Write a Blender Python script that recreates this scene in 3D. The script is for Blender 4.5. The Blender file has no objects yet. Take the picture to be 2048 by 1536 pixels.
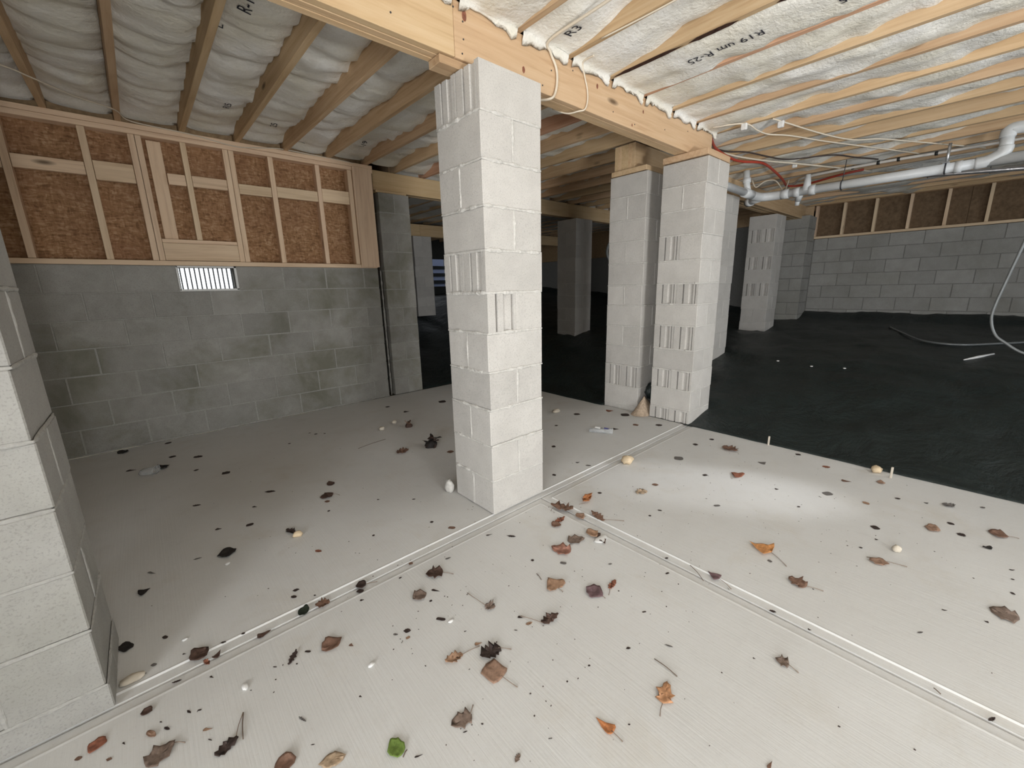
import bpy, bmesh, math, random
from math import sin, cos, pi, radians
from mathutils import Vector, Matrix, noise
random.seed(7)
R = random.uniform
SC = bpy.context.scene
COL = SC.collection

# ------------------------------------------------------------------ camera
def make_camera():
    yaw, pitch, roll = radians(41.2965), radians(13.1245), radians(-1.3592)
    f = Vector((sin(yaw)*cos(pitch), cos(yaw)*cos(pitch), -sin(pitch)))
    r = Vector((cos(yaw), -sin(yaw), 0)); u = r.cross(f)
    r2 = cos(roll)*r + sin(roll)*u; u2 = -sin(roll)*r + cos(roll)*u
    m = Matrix((r2, u2, -f)).transposed().to_4x4()
    m.translation = Vector((-1.28916, -1.64283, 1.24158))
    cd = bpy.data.cameras.new('camera'); cam = bpy.data.objects.new('camera', cd)
    cd.sensor_fit = 'HORIZONTAL'; cd.sensor_width = 36.0
    cd.lens = 825.11/2048*36.0
    cd.clip_start = 0.02; cd.clip_end = 200
    cam.matrix_world = m; COL.objects.link(cam); SC.camera = cam
make_camera()

# ------------------------------------------------------------------ sky, daylight, added fill lamps, exposure
SC.view_settings.view_transform = 'Standard'
SC.view_settings.look = 'None'
SC.view_settings.gamma = 1.0
SC.view_settings.use_curve_mapping = False
SC.view_settings.exposure = -0.17
W = bpy.data.worlds.new('overcast_sky'); SC.world = W; W.use_nodes = True
nt = W.node_tree; nt.nodes.clear()
wo = nt.nodes.new('ShaderNodeOutputWorld'); bg = nt.nodes.new('ShaderNodeBackground')
bg.inputs[0].default_value = (0.92, 0.96, 1.0, 1); bg.inputs[1].default_value = 2.4
nt.links.new(bg.outputs[0], wo.inputs[0])
# daylight entering through the crawl space door behind the camera
DOOR_X0, DOOR_X1, DOOR_Y, DOOR_H = -1.28, 0.15, -4.5, 2.15
def area(name, loc, rot, sx, sy, power, color, spread=None):
    ld = bpy.data.lights.new(name, 'AREA'); ld.shape = 'RECTANGLE'; ld.size = sx; ld.size_y = sy
    ld.energy = power; ld.color = color
    if spread: ld.spread = spread
    o = bpy.data.objects.new(name, ld); o.location = loc; o.rotation_euler = rot; COL.objects.link(o)
    return o
area('door_daylight', (-1.32, -6.5, 1.95), (radians(90), 0, 0), .95, 3.3, 155, (.97, .99, 1.0))
# lamp added outside the door, facing up to brighten joists and batts
area('ceiling_fill', (-1.45, -5.4, .02), (radians(165), 0, 0), 1.2, 1.3, 540, (.98, .985, .98))
# unseen opening and lamp added in the side wall to fill the piers' left faces
SX, SYA, SYB, SZA, SZB = -3.05, -3.7, -1.5, .05, 2.05
area('side_fill', (SX-.95, -2.8, 1.0), (0, radians(-90), 0), 1.9, 1.8, 185, (.97, .99, 1.0))
# unseen hatch added in the front wall, its bluish lamp lifts the right side
HX0, HX1, HZ0, HZ1 = 3.3, 4.7, 1.15, 2.1
area('hatch_fill', ((HX0+HX1)/2, DOOR_Y-.1, (HZ0+HZ1)/2), (radians(90), 0, 0), HX1-HX0, HZ1-HZ0, 52, (.86, .93, 1.0))
def spot_lamp(name, loc, target, deg, power, color):
    ld = bpy.data.lights.new(name, 'SPOT'); ld.energy = power; ld.color = color; ld.spot_size = radians(deg); ld.spot_blend = 1.0; ld.shadow_soft_size = .03
    o = bpy.data.objects.new(name, ld); o.location = loc; o.rotation_euler = (Vector(target)-Vector(loc)).to_track_quat('-Z', 'Y').to_euler(); COL.objects.link(o)
spot_lamp('patch_spot', (3.5, -4.4, 2.0), (1.22, -.72, 0), 10, 620, (.93, .96, 1.0))  # spot lamp added for the bright patch on the right slab
# ------------------------------------------------------------------ materials
def new_mat(name, rough=.8, spec=.3):
    m = bpy.data.materials.new(name); m.use_nodes = True
    nt = m.node_tree; b = nt.nodes['Principled BSDF']
    b.inputs['Roughness'].default_value = rough
    b.inputs['Specular IOR Level'].default_value = spec
    return m, nt, b
def N(nt, t, **kw):
    n = nt.nodes.new(t)
    for k, v in kw.items():
        if k in n.inputs.keys(): n.inputs[k].default_value = v
        else: setattr(n, k, v)
    return n
def L(nt, a, b): nt.links.new(a, b)
def ramp(nt, fac, stops, interp='LINEAR'):
    n = nt.nodes.new('ShaderNodeValToRGB'); cr = n.color_ramp; cr.interpolation = interp
    while len(cr.elements) < len(stops): cr.elements.new(0.5)
    for e, (p, c) in zip(cr.elements, stops):
        e.position = p; e.color = (*c, 1) if len(c) == 3 else c
    L(nt, fac, n.inputs[0]); return n.outputs[0]
def mix(nt, fac, a, b, mode='MIX'):
    n = nt.nodes.new('ShaderNodeMix'); n.data_type = 'RGBA'; n.blend_type = mode
    for s, v in ((0, fac), (6, a), (7, b)):
        if hasattr(v, 'links') or hasattr(v, 'is_linked'): L(nt, v, n.inputs[s])
        else: n.inputs[s].default_value = v if s == 0 else ((*v, 1) if len(v) == 3 else v)
    return n.outputs[2]
def bump(nt, b, h, strength, dist):
    n = N(nt, 'ShaderNodeBump', Strength=strength, Distance=dist); L(nt, h, n.inputs['Height']); L(nt, n.outputs[0], b.inputs['Normal'])
def objcoord(nt, scale=(1, 1, 1), rnd=True):
    tc = N(nt, 'ShaderNodeTexCoord'); mp = N(nt, 'ShaderNodeMapping'); mp.inputs['Scale'].default_value = scale
    L(nt, tc.outputs['Object'], mp.inputs[0])
    oi = N(nt, 'ShaderNodeObjectInfo')
    if rnd:
        mu = N(nt, 'ShaderNodeMath', operation='MULTIPLY'); L(nt, oi.outputs['Random'], mu.inputs[0]); mu.inputs[1].default_value = 37.0
        L(nt, mu.outputs[0], mp.inputs['Location'])
    return mp.outputs[0], oi.outputs['Random']
def wpos(nt):
    return N(nt, 'ShaderNodeNewGeometry').outputs['Position']
def noise_n(nt, vec, scale, detail=4, rough=.55, dist=0):
    n = N(nt, 'ShaderNodeTexNoise', Scale=scale, Detail=detail, Roughness=rough, Distortion=dist)
    L(nt, vec, n.inputs['Vector']); return n.outputs['Fac']

def mat_wood(name, c_light, c_mid, c_dark, knots=True, vary=.25):
    m, nt, b = new_mat(name, .75, .25)
    v, rnd = objcoord(nt, (1.2, 22, 22))
    g = noise_n(nt, v, 1.6, 6, .6, .6)
    col = ramp(nt, g, [(.3, c_dark), (.5, c_mid), (.72, c_light)])
    v3, _ = objcoord(nt, (.35, 2.5, 2.5))
    blot = noise_n(nt, v3, 1.5, 2)
    col = mix(nt, ramp(nt, blot, [(.35, (0, 0, 0)), (.7, (.45, .45, .45))]), col, c_light)
    v2, _ = objcoord(nt, (2.3, 7.5, 7.5))
    vo = N(nt, 'ShaderNodeTexVoronoi', Scale=1.0, Randomness=1.0); L(nt, v2, vo.inputs['Vector'])
    if knots:
        k = ramp(nt, vo.outputs['Distance'], [(.05, (1, 1, 1)), (.10, (.6, .6, .6)), (.16, (0, 0, 0))])
        gate = N(nt, 'ShaderNodeSeparateColor'); L(nt, vo.outputs['Color'], gate.inputs[0])
        gt = N(nt, 'ShaderNodeMath', operation='GREATER_THAN'); L(nt, gate.outputs[0], gt.inputs[0]); gt.inputs[1].default_value = .72
        mm = N(nt, 'ShaderNodeMath', operation='MULTIPLY'); L(nt, k, mm.inputs[0]); L(nt, gt.outputs[0], mm.inputs[1])
        kc = tuple(x*.35 for x in c_dark)
        col = mix(nt, mm.outputs[0], col, kc)
    hv = N(nt, 'ShaderNodeHueSaturation')
    r1 = N(nt, 'ShaderNodeMapRange'); L(nt, rnd, r1.inputs[0]); r1.inputs[3].default_value = 1-vary; r1.inputs[4].default_value = 1+vary*.5
    L(nt, r1.outputs[0], hv.inputs['Value']); 
    r2 = N(nt, 'ShaderNodeMapRange'); 
    fr = N(nt, 'ShaderNodeMath', operation='FRACT'); ml = N(nt, 'ShaderNodeMath', operation='MULTIPLY'); L(nt, rnd, ml.inputs[0]); ml.inputs[1].default_value = 13.7; L(nt, ml.outputs[0], fr.inputs[0])
    L(nt, fr.outputs[0], r2.inputs[0]); r2.inputs[3].default_value = .492; r2.inputs[4].default_value = .505
    L(nt, r2.outputs[0], hv.inputs['Hue']); L(nt, col, hv.inputs['Color'])
    L(nt, hv.outputs[0], b.inputs['Base Color'])
    bump(nt, b, g, .15, .002)
    return m

def mat_cmu(name, ca, cb, stain=0.0, vary=.12):
    m, nt, b = new_mat(name, .92, .15)
    v, rnd = objcoord(nt, (1, 1, 1))
    fine = noise_n(nt, v, 160, 3, .6)
    big = noise_n(nt, v, 9, 4, .6)
    col = ramp(nt, big, [(.3, ca), (.7, cb)])
    col = mix(nt, ramp(nt, fine, [(.30, (.55, .55, .55)), (.48, (0, 0, 0))]), col, tuple(x*.62 for x in ca))
    if stain:
        p = wpos(nt); st = noise_n(nt, p, 1.6, 5, .6, .4)
        f = ramp(nt, st, [(.46, (0, 0, 0)), (.66, (stain, stain, stain))])
        col = mix(nt, f, col, (.17, .165, .12))
    hv = N(nt, 'ShaderNodeHueSaturation'); r1 = N(nt, 'ShaderNodeMapRange'); L(nt, rnd, r1.inputs[0])
    r1.inputs[3].default_value = 1-vary; r1.inputs[4].default_value = 1+vary
    L(nt, r1.outputs[0], hv.inputs['Value']); L(nt, col, hv.inputs['Color']); L(nt, hv.outputs[0], b.inputs['Base Color'])
    mx = N(nt, 'ShaderNodeMath', operation='ADD'); L(nt, fine, mx.inputs[0]); L(nt, big, mx.inputs[1])
    bump(nt, b, mx.outputs[0], .35, .003)
    return m

def mat_plain(name, col, rough=.6, spec=.3, nscale=0, nstr=.2, ndist=.003, var=.15, metal=0):
    m, nt, b = new_mat(name, rough, spec)
    b.inputs['Metallic'].default_value = metal
    v, rnd = objcoord(nt, (1, 1, 1))
    if nscale:
        n = noise_n(nt, v, nscale, 4)
        c = ramp(nt, n, [(.3, tuple(x*(1-var) for x in col)), (.7, tuple(min(1, x*(1+var)) for x in col))])
        L(nt, c, b.inputs['Base Color']); bump(nt, b, n, nstr, ndist)
    else:
        b.inputs['Base Color'].default_value = (*col, 1)
    return m

M = {}
M['girder'] = mat_wood('pine_girder', (.66, .49, .30), (.60, .42, .24), (.50, .33, .18), vary=.06)
M['joist'] = mat_wood('pine_joist', (.63, .465, .295), (.56, .385, .225), (.43, .275, .15), vary=.14)
M['stud'] = mat_wood('spruce_stud', (.86, .67, .47), (.80, .60, .41), (.64, .45, .29), vary=.08)
M['joist_red'] = mat_wood('reddish_joist', (.62, .40, .26), (.54, .31, .18), (.42, .22, .12), vary=.05)
M['mortar_corner_shaded'] = mat_plain('mortar_corner_shaded', (.37, .36, .335), .95, .1, 70, .5, .004, .12)  # kept near the dimmed corner blocks, so it carries their shade too
M['joint_dark'] = mat_plain('dark_joint', (.24, .235, .22), .95, .1, 70, .5, .004, .12)
M['bark'] = mat_plain('bark', (.055, .028, .02), .95, .1, 60, .8, .004, .5)
M['cmu'] = mat_cmu('concrete_block_pier', (.50, .475, .445), (.56, .535, .50), 0.10, .07)
M['cmu_corner_shaded'] = mat_cmu('concrete_block_corner_shaded', (.335, .325, .305), (.385, .375, .35), 0.25, .05)  # the corner pier's dimmer light is put into a darker block colour
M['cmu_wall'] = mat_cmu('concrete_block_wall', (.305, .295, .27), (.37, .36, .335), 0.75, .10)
M['cmu_right'] = mat_cmu('concrete_block_far', (.33, .322, .30), (.38, .372, .35), 0.30, .07)
M['mortar'] = mat_plain('mortar', (.55, .53, .495), .95, .1, 70, .6, .004, .12)
M['mortar_wall'] = mat_plain('mortar_wall', (.375, .365, .34), .95, .1, 70, .5, .004, .12)
M['pvc'] = mat_plain('white_pvc', (.68, .69, .69), .35, .45, 12, .02, .001, .05)
M['galv'] = mat_plain('galvanized_steel', (.62, .63, .64), .35, .5, 40, .05, .001, .1, metal=.8)
M['foil'] = mat_plain('foil_facing', (.75, .74, .76), .28, .5, 30, .6, .004, .05, metal=.85)
M['black'] = mat_plain('black_plastic_part', (.02, .02, .02), .5, .4)
M['red'] = mat_plain('red_tubing', (.42, .055, .03), .4, .4)
M['cable'] = mat_plain('cream_cable', (.70, .62, .50), .5, .35)
M['cable_black'] = mat_plain('dark_cable', (.05, .035, .03), .5, .35)
M['cable_white'] = mat_plain('white_tube', (.66, .62, .57), .45, .4)
M['vent_white'] = mat_plain('vent_flange', (.75, .75, .73), .5, .4)
M['vent_dark'] = mat_plain('vent_sleeve', (.06, .068, .075), .5, .4)
M['sand'] = mat_plain('tan_sand', (.46, .36, .27), .98, .05, 60, .8, .006, .25)
M['stone'] = mat_plain('tan_stone', (.62, .49, .33), .9, .2, 25, .5, .004, .18)
M['stone_pale'] = mat_plain('pale_stone', (.58, .52, .43), .9, .2, 25, .5, .004, .2)
M['chip'] = mat_plain('white_chip', (.72, .71, .69), .8, .3, 40, .4, .002, .08)
M['twig'] = mat_plain('twig', (.13, .09, .065), .9, .1)
M['stem'] = mat_plain('leaf_stem', (.25, .19, .15), .85, .15)
M['paint_black'] = mat_plain('print_ink', (.035, .035, .045), .8, .1)
M['strap'] = mat_plain('hanger_strap', (.07, .07, .075), .4, .4, metal=.5)
M['wall_plain'] = mat_plain('block_wall_plain', (.36, .35, .32), .95, .1, 14, .3, .004, .1)
M['wall_shaded'] = mat_plain('block_wall_shaded', (.05, .052, .05), .95, .1, 14, .3, .004, .1)  # shade of the far depth is put into the wall colour
M['blue_grey'] = mat_plain('blue_grey_screen', (.075, .09, .14), .8, .2)
M['outdoor'] = mat_plain('outdoor_soil', (.16, .14, .10), 1, .05, 3, .5, .02, .3)
M['stake'] = mat_plain('pale_stake', (.56, .50, .42), .8, .2, 30, .2, .002, .1)
M['subfloor'] = mat_plain('subfloor_sheathing', (.45, .31, .18), .9, .1, 30, .2, .002, .2)
M['tube_clear'] = mat_plain('cloudy_tube', (.17, .18, .18), .25, .5)

# OSB sheathing: overlapping flakes
def mat_osb():
    m, nt, b = new_mat('osb_sheathing', .85, .15)
    v, rnd = objcoord(nt, (1, 1, 1))
    w = N(nt, 'ShaderNodeTexNoise', Scale=7.0, Detail=2.0); L(nt, v, w.inputs['Vector'])
    add = N(nt, 'ShaderNodeVectorMath', operation='MULTIPLY_ADD'); L(nt, w.outputs['Color'], add.inputs[0]); add.inputs[1].default_value = (.045, .045, .045); L(nt, v, add.inputs[2])
    cols = []
    for sc, rot in (((26, 26, 80), .5), ((34, 34, 100), -.7), ((90, 26, 26), .2)):
        mp = N(nt, 'ShaderNodeMapping'); mp.inputs['Scale'].default_value = sc; mp.inputs['Rotation'].default_value = (0, rot, 0)
        L(nt, add.outputs[0], mp.inputs[0])
        vo = N(nt, 'ShaderNodeTexVoronoi', Scale=1.0); L(nt, mp.outputs[0], vo.inputs['Vector'])
        s = N(nt, 'ShaderNodeSeparateColor'); L(nt, vo.outputs['Color'], s.inputs[0]); cols.append(s.outputs[0])
    a1 = N(nt, 'ShaderNodeMath', operation='ADD'); L(nt, cols[0], a1.inputs[0]); L(nt, cols[1], a1.inputs[1])
    a2 = N(nt, 'ShaderNodeMath', operation='ADD'); L(nt, a1.outputs[0], a2.inputs[0]); L(nt, cols[2], a2.inputs[1])
    a3 = N(nt, 'ShaderNodeMath', operation='DIVIDE'); L(nt, a2.outputs[0], a3.inputs[0]); a3.inputs[1].default_value = 3
    col = ramp(nt, a3.outputs[0], [(.15, (.21, .115, .06)), (.42, (.34, .19, .095)), (.60, (.395, .225, .12)), (.85, (.52, .345, .21))])
    big = noise_n(nt, v, 3.5, 4)
    col = mix(nt, ramp(nt, big, [(.40, (0, 0, 0)), (.75, (.35, .35, .35))]), col, (.26, .13, .08))
    L(nt, col, b.inputs['Base Color']); bump(nt, b, a3.outputs[0], .2, .003)
    return m
M['osb'] = mat_osb()
M['osb_dark'] = mat_plain('dark_sheathing', (.17, .115, .07), .85, .15, 24, .3, .003, .25)

def mat_insul():
    m, nt, b = new_mat('fiberglass_batt', .95, .1)
    v, rnd = objcoord(nt, (1, 1, 1), rnd=False)
    f = noise_n(nt, v, 55, 4, .6); g = noise_n(nt, v, 2.6, 3, .6)
    col = ramp(nt, g, [(.35, (.76, .72, .62)), (.62, (.84, .82, .78))])
    col = mix(nt, ramp(nt, f, [(.3, (.25, .25, .25)), (.55, (0, 0, 0))]), col, (.60, .57, .50))
    L(nt, col, b.inputs['Base Color'])
    mid = noise_n(nt, v, 16, 5, .6)
    a = N(nt, 'ShaderNodeMath', operation='MULTIPLY_ADD'); L(nt, mid, a.inputs[0]); a.inputs[1].default_value = 2.0; L(nt, f, a.inputs[2])
    bump(nt, b, a.outputs[0], .5, .010)
    return m
M['insul'] = mat_insul()

def mat_floor():
    m, nt, b = new_mat('slab_concrete', .72, .3)
    p = wpos(nt)
    big = noise_n(nt, p, 1.1, 5, .6, .3); mid = noise_n(nt, p, 9, 5, .65); fine = noise_n(nt, p, 120, 3, .6)
    col = ramp(nt, big, [(.3, (.605, .595, .575)), (.7, (.675, .67, .655))])
    col = mix(nt, ramp(nt, mid, [(.55, (0, 0, 0)), (.8, (.30, .30, .30))]), col, (.54, .515, .48))
    st = noise_n(nt, p, 2.3, 6, .68, .5)
    col = mix(nt, ramp(nt, st, [(.55, (0, 0, 0)), (.72, (.35, .35, .35))]), col, (.53, .48, .40))
    col = mix(nt, ramp(nt, fine, [(.28, (.35, .35, .35)), (.42, (0, 0, 0))]), col, (.52, .49, .45))
    # broom drag lines
    mp = N(nt, 'ShaderNodeMapping'); mp.inputs['Scale'].default_value = (160, 3, 1); mp.inputs['Rotation'].default_value = (0, 0, radians(12)); L(nt, p, mp.inputs[0])
    br = noise_n(nt, mp.outputs[0], 1.0, 2, .5, .2)
    L(nt, col, b.inputs['Base Color'])
    a = N(nt, 'ShaderNodeMath', operation='MULTIPLY_ADD'); L(nt, br, a.inputs[0]); a.inputs[1].default_value = .55; L(nt, mid, a.inputs[2])
    bump(nt, b, a.outputs[0], .30, .004)
    rr = ramp(nt, mid, [(.3, (.62, .62, .62)), (.7, (.82, .82, .82))]); L(nt, rr, b.inputs['Roughness'])
    return m
M['floor'] = mat_floor()

def mat_sheet():
    m, nt, b = new_mat('black_vapor_sheet', .42, .45)
    p = wpos(nt)
    w = noise_n(nt, p, 3.0, 6, .62, .8); f = noise_n(nt, p, 22, 4, .6, .5)
    col = ramp(nt, w, [(.3, (.0075, .0130, .0125)), (.7, (.014, .0235, .023))])
    dust = noise_n(nt, p, 14, 6, .75)
    col = mix(nt, ramp(nt, dust, [(.62, (0, 0, 0)), (.85, (.25, .25, .25))]), col, (.10, .095, .085))
    L(nt, col, b.inputs['Base Color'])
    a = N(nt, 'ShaderNodeMath', operation='MULTIPLY_ADD'); L(nt, w, a.inputs[0]); a.inputs[1].default_value = 6.0; L(nt, f, a.inputs[2])
    bump(nt, b, a.outputs[0], .45, .02)
    return m
M['sheet'] = mat_sheet()

def mat_glass_film():
    m, nt, b = new_mat('clear_wrapper', .12, .5)
    b.inputs['Base Color'].default_value = (.85, .87, .88, 1)
    b.inputs['Transmission Weight'].default_value = .75; b.inputs['IOR'].default_value = 1.3
    v, _ = objcoord(nt); n = noise_n(nt, v, 60, 3); bump(nt, b, n, .6, .004)
    return m
M['film'] = mat_glass_film()
M['blue'] = mat_plain('blue_print', (.07, .07, .22), .4, .4)

LEAFCOL = dict(dkbrown=(.085, .05, .038), vdkbrown=(.05, .033, .028), brown=(.20, .115, .08), grbrown=(.20, .145, .115), tan=(.36, .22, .14),
    tanbrown=(.32, .20, .14), paletan=(.42, .31, .21), orange=(.48, .19, .075), brightorange=(.62, .29, .11), orangetan=(.48, .25, .13),
    redbrown=(.26, .10, .06), reddish=(.29, .14, .10), black=(.028, .024, .022), blackgreen=(.022, .030, .020), green=(.14, .21, .045),
    purple=(.155, .095, .10), gray=(.17, .155, .145))
def mat_leaf(k, c):
    m, nt, b = new_mat('leaf_'+k, .7, .3)
    v, rnd = objcoord(nt)
    n = noise_n(nt, v, 70, 5, .65)
    col = ramp(nt, n, [(.3, tuple(x*.6 for x in c)), (.7, tuple(min(1, x*1.3) for x in c))])
    L(nt, col, b.inputs['Base Color']); bump(nt, b, n, .5, .003)
    return m
for k, c in LEAFCOL.items(): M['leaf_'+k] = mat_leaf(k, c)

# ------------------------------------------------------------------ helpers
def mesh(name, v, f, mat, smooth=False):
    me = bpy.data.meshes.new(name); me.from_pydata(v, [], f); me.materials.append(M[mat])
    if smooth:
        me.polygons.foreach_set('use_smooth', [True]*len(me.polygons))
    me.update(); return me
def link(name, me, parent=None, loc=(0, 0, 0), rot=(0, 0, 0), kind=None):
    """world-space loc; parents are unrotated empties or meshes, so the child keeps loc minus the parent's place"""
    o = bpy.data.objects.new(name, me); COL.objects.link(o)
    l = Vector(loc)
    if parent is not None:
        o.parent = parent; l = l - parent_world(parent)
    o.location = l; o.rotation_euler = rot
    if kind: o['kind'] = kind
    return o
def parent_world(p):
    l = Vector(p.location)
    while p.parent: p = p.parent; l = l + Vector(p.location)
    return l
def thing(name, label, cat, loc=(0, 0, 0), group=None, me=None):
    o = bpy.data.objects.new(name, me); COL.objects.link(o); o.location = loc
    o['label'] = label; o['category'] = cat
    if group: o['group'] = group
    if me is None: o.empty_display_size = .1
    return o
def structure(name, me=None, loc=(0, 0, 0)):
    o = bpy.data.objects.new(name, me); COL.objects.link(o); o.location = loc; o['kind'] = 'structure'; return o

_boxes = {}
def box_vf(lx, ly, lz, c):
    hx, hy, hz = lx/2, ly/2, lz/2
    v = []; idx = {}
    for sx in (-1, 1):
        for sy in (-1, 1):
            for sz in (-1, 1):
                idx[sx, sy, sz] = len(v)
                v += [(sx*hx, sy*(hy-c), sz*(hz-c)), (sx*(hx-c), sy*hy, sz*(hz-c)), (sx*(hx-c), sy*(hy-c), sz*hz)]
    f = []
    def q(ids, n):
        a = [Vector(v[i]) for i in ids]
        nn = (a[1]-a[0]).cross(a[2]-a[1])
        f.append(tuple(ids) if nn.dot(Vector(n)) > 0 else tuple(reversed(ids)))
    for s in (-1, 1):
        q([idx[s, -1, -1], idx[s, 1, -1], idx[s, 1, 1], idx[s, -1, 1]], (s, 0, 0))
        q([idx[-1, s, -1]+1, idx[1, s, -1]+1, idx[1, s, 1]+1, idx[-1, s, 1]+1], (0, s, 0))
        q([idx[-1, -1, s]+2, idx[1, -1, s]+2, idx[1, 1, s]+2, idx[-1, 1, s]+2], (0, 0, s))
    for a in (-1, 1):
        for b2 in (-1, 1):
            q([idx[a, b2, -1], idx[a, b2, 1], idx[a, b2, 1]+1, idx[a, b2, -1]+1], (a, b2, 0))
            q([idx[a, -1, b2], idx[a, 1, b2], idx[a, 1, b2]+2, idx[a, -1, b2]+2], (a, 0, b2))
            q([idx[-1, a, b2]+1, idx[1, a, b2]+1, idx[1, a, b2]+2, idx[-1, a, b2]+2], (0, a, b2))
            for d in (-1, 1):
                q([idx[a, b2, d], idx[a, b2, d]+1, idx[a, b2, d]+2], (a, b2, d))
    return v, f
def box_me(lx, ly, lz, mat, c=.003):
    k = (round(lx, 3), round(ly, 3), round(lz, 3), mat, c)
    if k not in _boxes:
        v, f = box_vf(lx, ly, lz, c); _boxes[k] = mesh(mat+'_box', v, f, mat)
    return _boxes[k]
def bx(name, x0, x1, y0, y1, z0, z1, mat, parent=None, c=.003, kind=None):
    return link(name, box_me(x1-x0, y1-y0, z1-z0, mat, c), parent, ((x0+x1)/2, (y0+y1)/2, (z0+z1)/2), kind=kind)
def board(name, p0, p1, w, h, mat, parent=None, c=.002, roll=0.0):
    """timber whose local x runs along its length (so the grain does too); w horizontal, h the other way"""
    a, b2 = Vector(p0), Vector(p1); d = b2-a; Ln = d.length
    rot = d.to_track_quat('X', 'Z').to_euler()
    o = link(name, box_me(Ln, w, h, mat, c), parent, (a+b2)/2, rot)
    return o
def merge(parts):
    V, F = [], []
    for v, f in parts:
        n = len(V); V += list(v); F += [tuple(i+n for i in q) for q in f]
    return V, F
def shifted(vf, t):
    v, f = vf; return [(a+t[0], b2+t[1], c+t[2]) for a, b2, c in v], f
def tube_vf(pts, r, n=8, cap=True):
    P = [Vector(p) for p in pts]; V = []; F = []
    rr = r if isinstance(r, (list, tuple)) else [r]*len(P)
    t0 = (P[1]-P[0]).normalized(); up = Vector((0, 0, 1)) if abs(t0.z) < .9 else Vector((1, 0, 0))
    for i, p in enumerate(P):
        t = (P[min(i+1, len(P)-1)]-P[max(i-1, 0)]).normalized()
        s = t.cross(up).normalized(); u = s.cross(t)
        up = u
        for k in range(n):
            a = 2*pi*k/n; V.append(tuple(p + rr[i]*(cos(a)*s+sin(a)*u)))
    for i in range(len(P)-1):
        for k in range(n):
            k2 = (k+1) % n; F.append((i*n+k, i*n+k2, (i+1)*n+k2, (i+1)*n+k))
    if cap: F.append(tuple(range(n))[::-1]); F.append(tuple((len(P)-1)*n+k for k in range(n)))
    return V, F
def smooth_path(pts, sub=6):
    P = [Vector(p) for p in pts]; out = []
    for i in range(len(P)-1):
        p0, p1, p2, p3 = P[max(i-1, 0)], P[i], P[i+1], P[min(i+2, len(P)-1)]
        for s in range(sub):
            t = s/sub
            out.append(.5*((2*p1)+(-p0+p2)*t+(2*p0-5*p1+4*p2-p3)*t*t+(-p0+3*p1-3*p2+p3)*t**3))
    out.append(P[-1]); return out
def tube(name, pts, r, mat, parent=None, n=8, sub=0, **kw):
    if sub: pts = smooth_path(pts, sub)
    o0 = Vector(pts[0]); loc = Vector((o0.x, o0.y, o0.z))
    v, f = tube_vf([Vector(p)-loc for p in pts], r, n)
    return link(name, mesh(name, v, f, mat, True), parent, loc, **kw)
def tube_thing(name, label, cat, pts, r, mat, n=8, sub=6, group=None):
    if sub: pts = smooth_path(pts, sub)
    loc = Vector(pts[0]); v, f = tube_vf([Vector(p)-loc for p in pts], r, n)
    return thing(name, label, cat, loc, group, mesh(name, v, f, mat, True))
def nz(x, y, z=0): return noise.noise(Vector((x, y, z)))
# ------------------------------------------------------------------ slab, ground
def slab_panel(x0, x1, y0, y1, parent):
    rings = [(.003, -.016), (.007, -.005), (.046, -.0045), (.050, .0012), (.058, 0.0)]
    V = []; F = []
    for d, z in rings: V += [(x0+d, y0+d, z), (x1-d, y0+d, z), (x1-d, y1-d, z), (x0+d, y1-d, z)]
    for i in range(len(rings)-1):
        for k in range(4):
            k2 = (k+1) % 4; F.append((i*4+k, i*4+k2, (i+1)*4+k2, (i+1)*4+k))
    n = (len(rings)-1)*4; F.append((n, n+1, n+2, n+3))
    return link('slab_panel', mesh('slab_panel', V, F, 'floor'), parent)
JY, JX = -0.033, 0.335
floor = structure('floor', box_me(8.6, 7.6, .10, 'mortar_wall'), ((-3.0+2.19)/2-.03+.03, (-4.6+2.99)/2, -.066))
floor.data = box_me(2.20+3.0, 2.98+4.6, .10, 'mortar_wall'); floor.location = ((2.20-3.0)/2, (2.98-4.6)/2, -.066)
slab_panel(-3.0, 2.26, JY, 2.99, floor)
slab_panel(-3.0, JX, -4.6, JY, floor)
slab_panel(JX, 2.26, -4.6, JY, floor)
g = structure('ground', box_me(90, 90, .3, 'outdoor'), (2, 2, -.45))

# ------------------------------------------------------------------ concrete block work
RIB = [(0, 0), (.050, 0), (.052, .036), (.063, .036), (.065, .002), (.104, .002), (.112, .014), (.138, .014), (.146, 0), (.156, 0), (.160, .020)]
_blk = {}
def block_me(sx, sy, sz, mat, rib=None):
    k = (round(sx, 3), round(sy, 3), round(sz, 3), mat, rib)
    if k in _blk: return _blk[k]
    if rib is None:
        v, f = box_vf(sx, sy, sz, .0035); _blk[k] = mesh('concrete_block', v, f, mat); return _blk[k]
    w = sy if rib == '-x' else sx; dp = sx if rib == '-x' else sy
    prof = RIB + [(w-.022, .020), (w-.018, 0), (w, 0)]
    poly = [(t-w/2, -dp/2+e) for t, e in prof] + [(w/2, dp/2), (-w/2, dp/2)]
    if rib == '-x': poly = [(b2, -a) for a, b2 in poly]
    n = len(poly); V = [(a, b2, -sz/2) for a, b2 in poly] + [(a, b2, sz/2) for a, b2 in poly]
    F = [(i, (i+1) % n, (i+1) % n+n, i+n) for i in range(n)] + [tuple(range(n))[::-1], tuple(range(n, 2*n))]
    _blk[k] = mesh('concrete_block', V, F, mat); return _blk[k]

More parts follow.
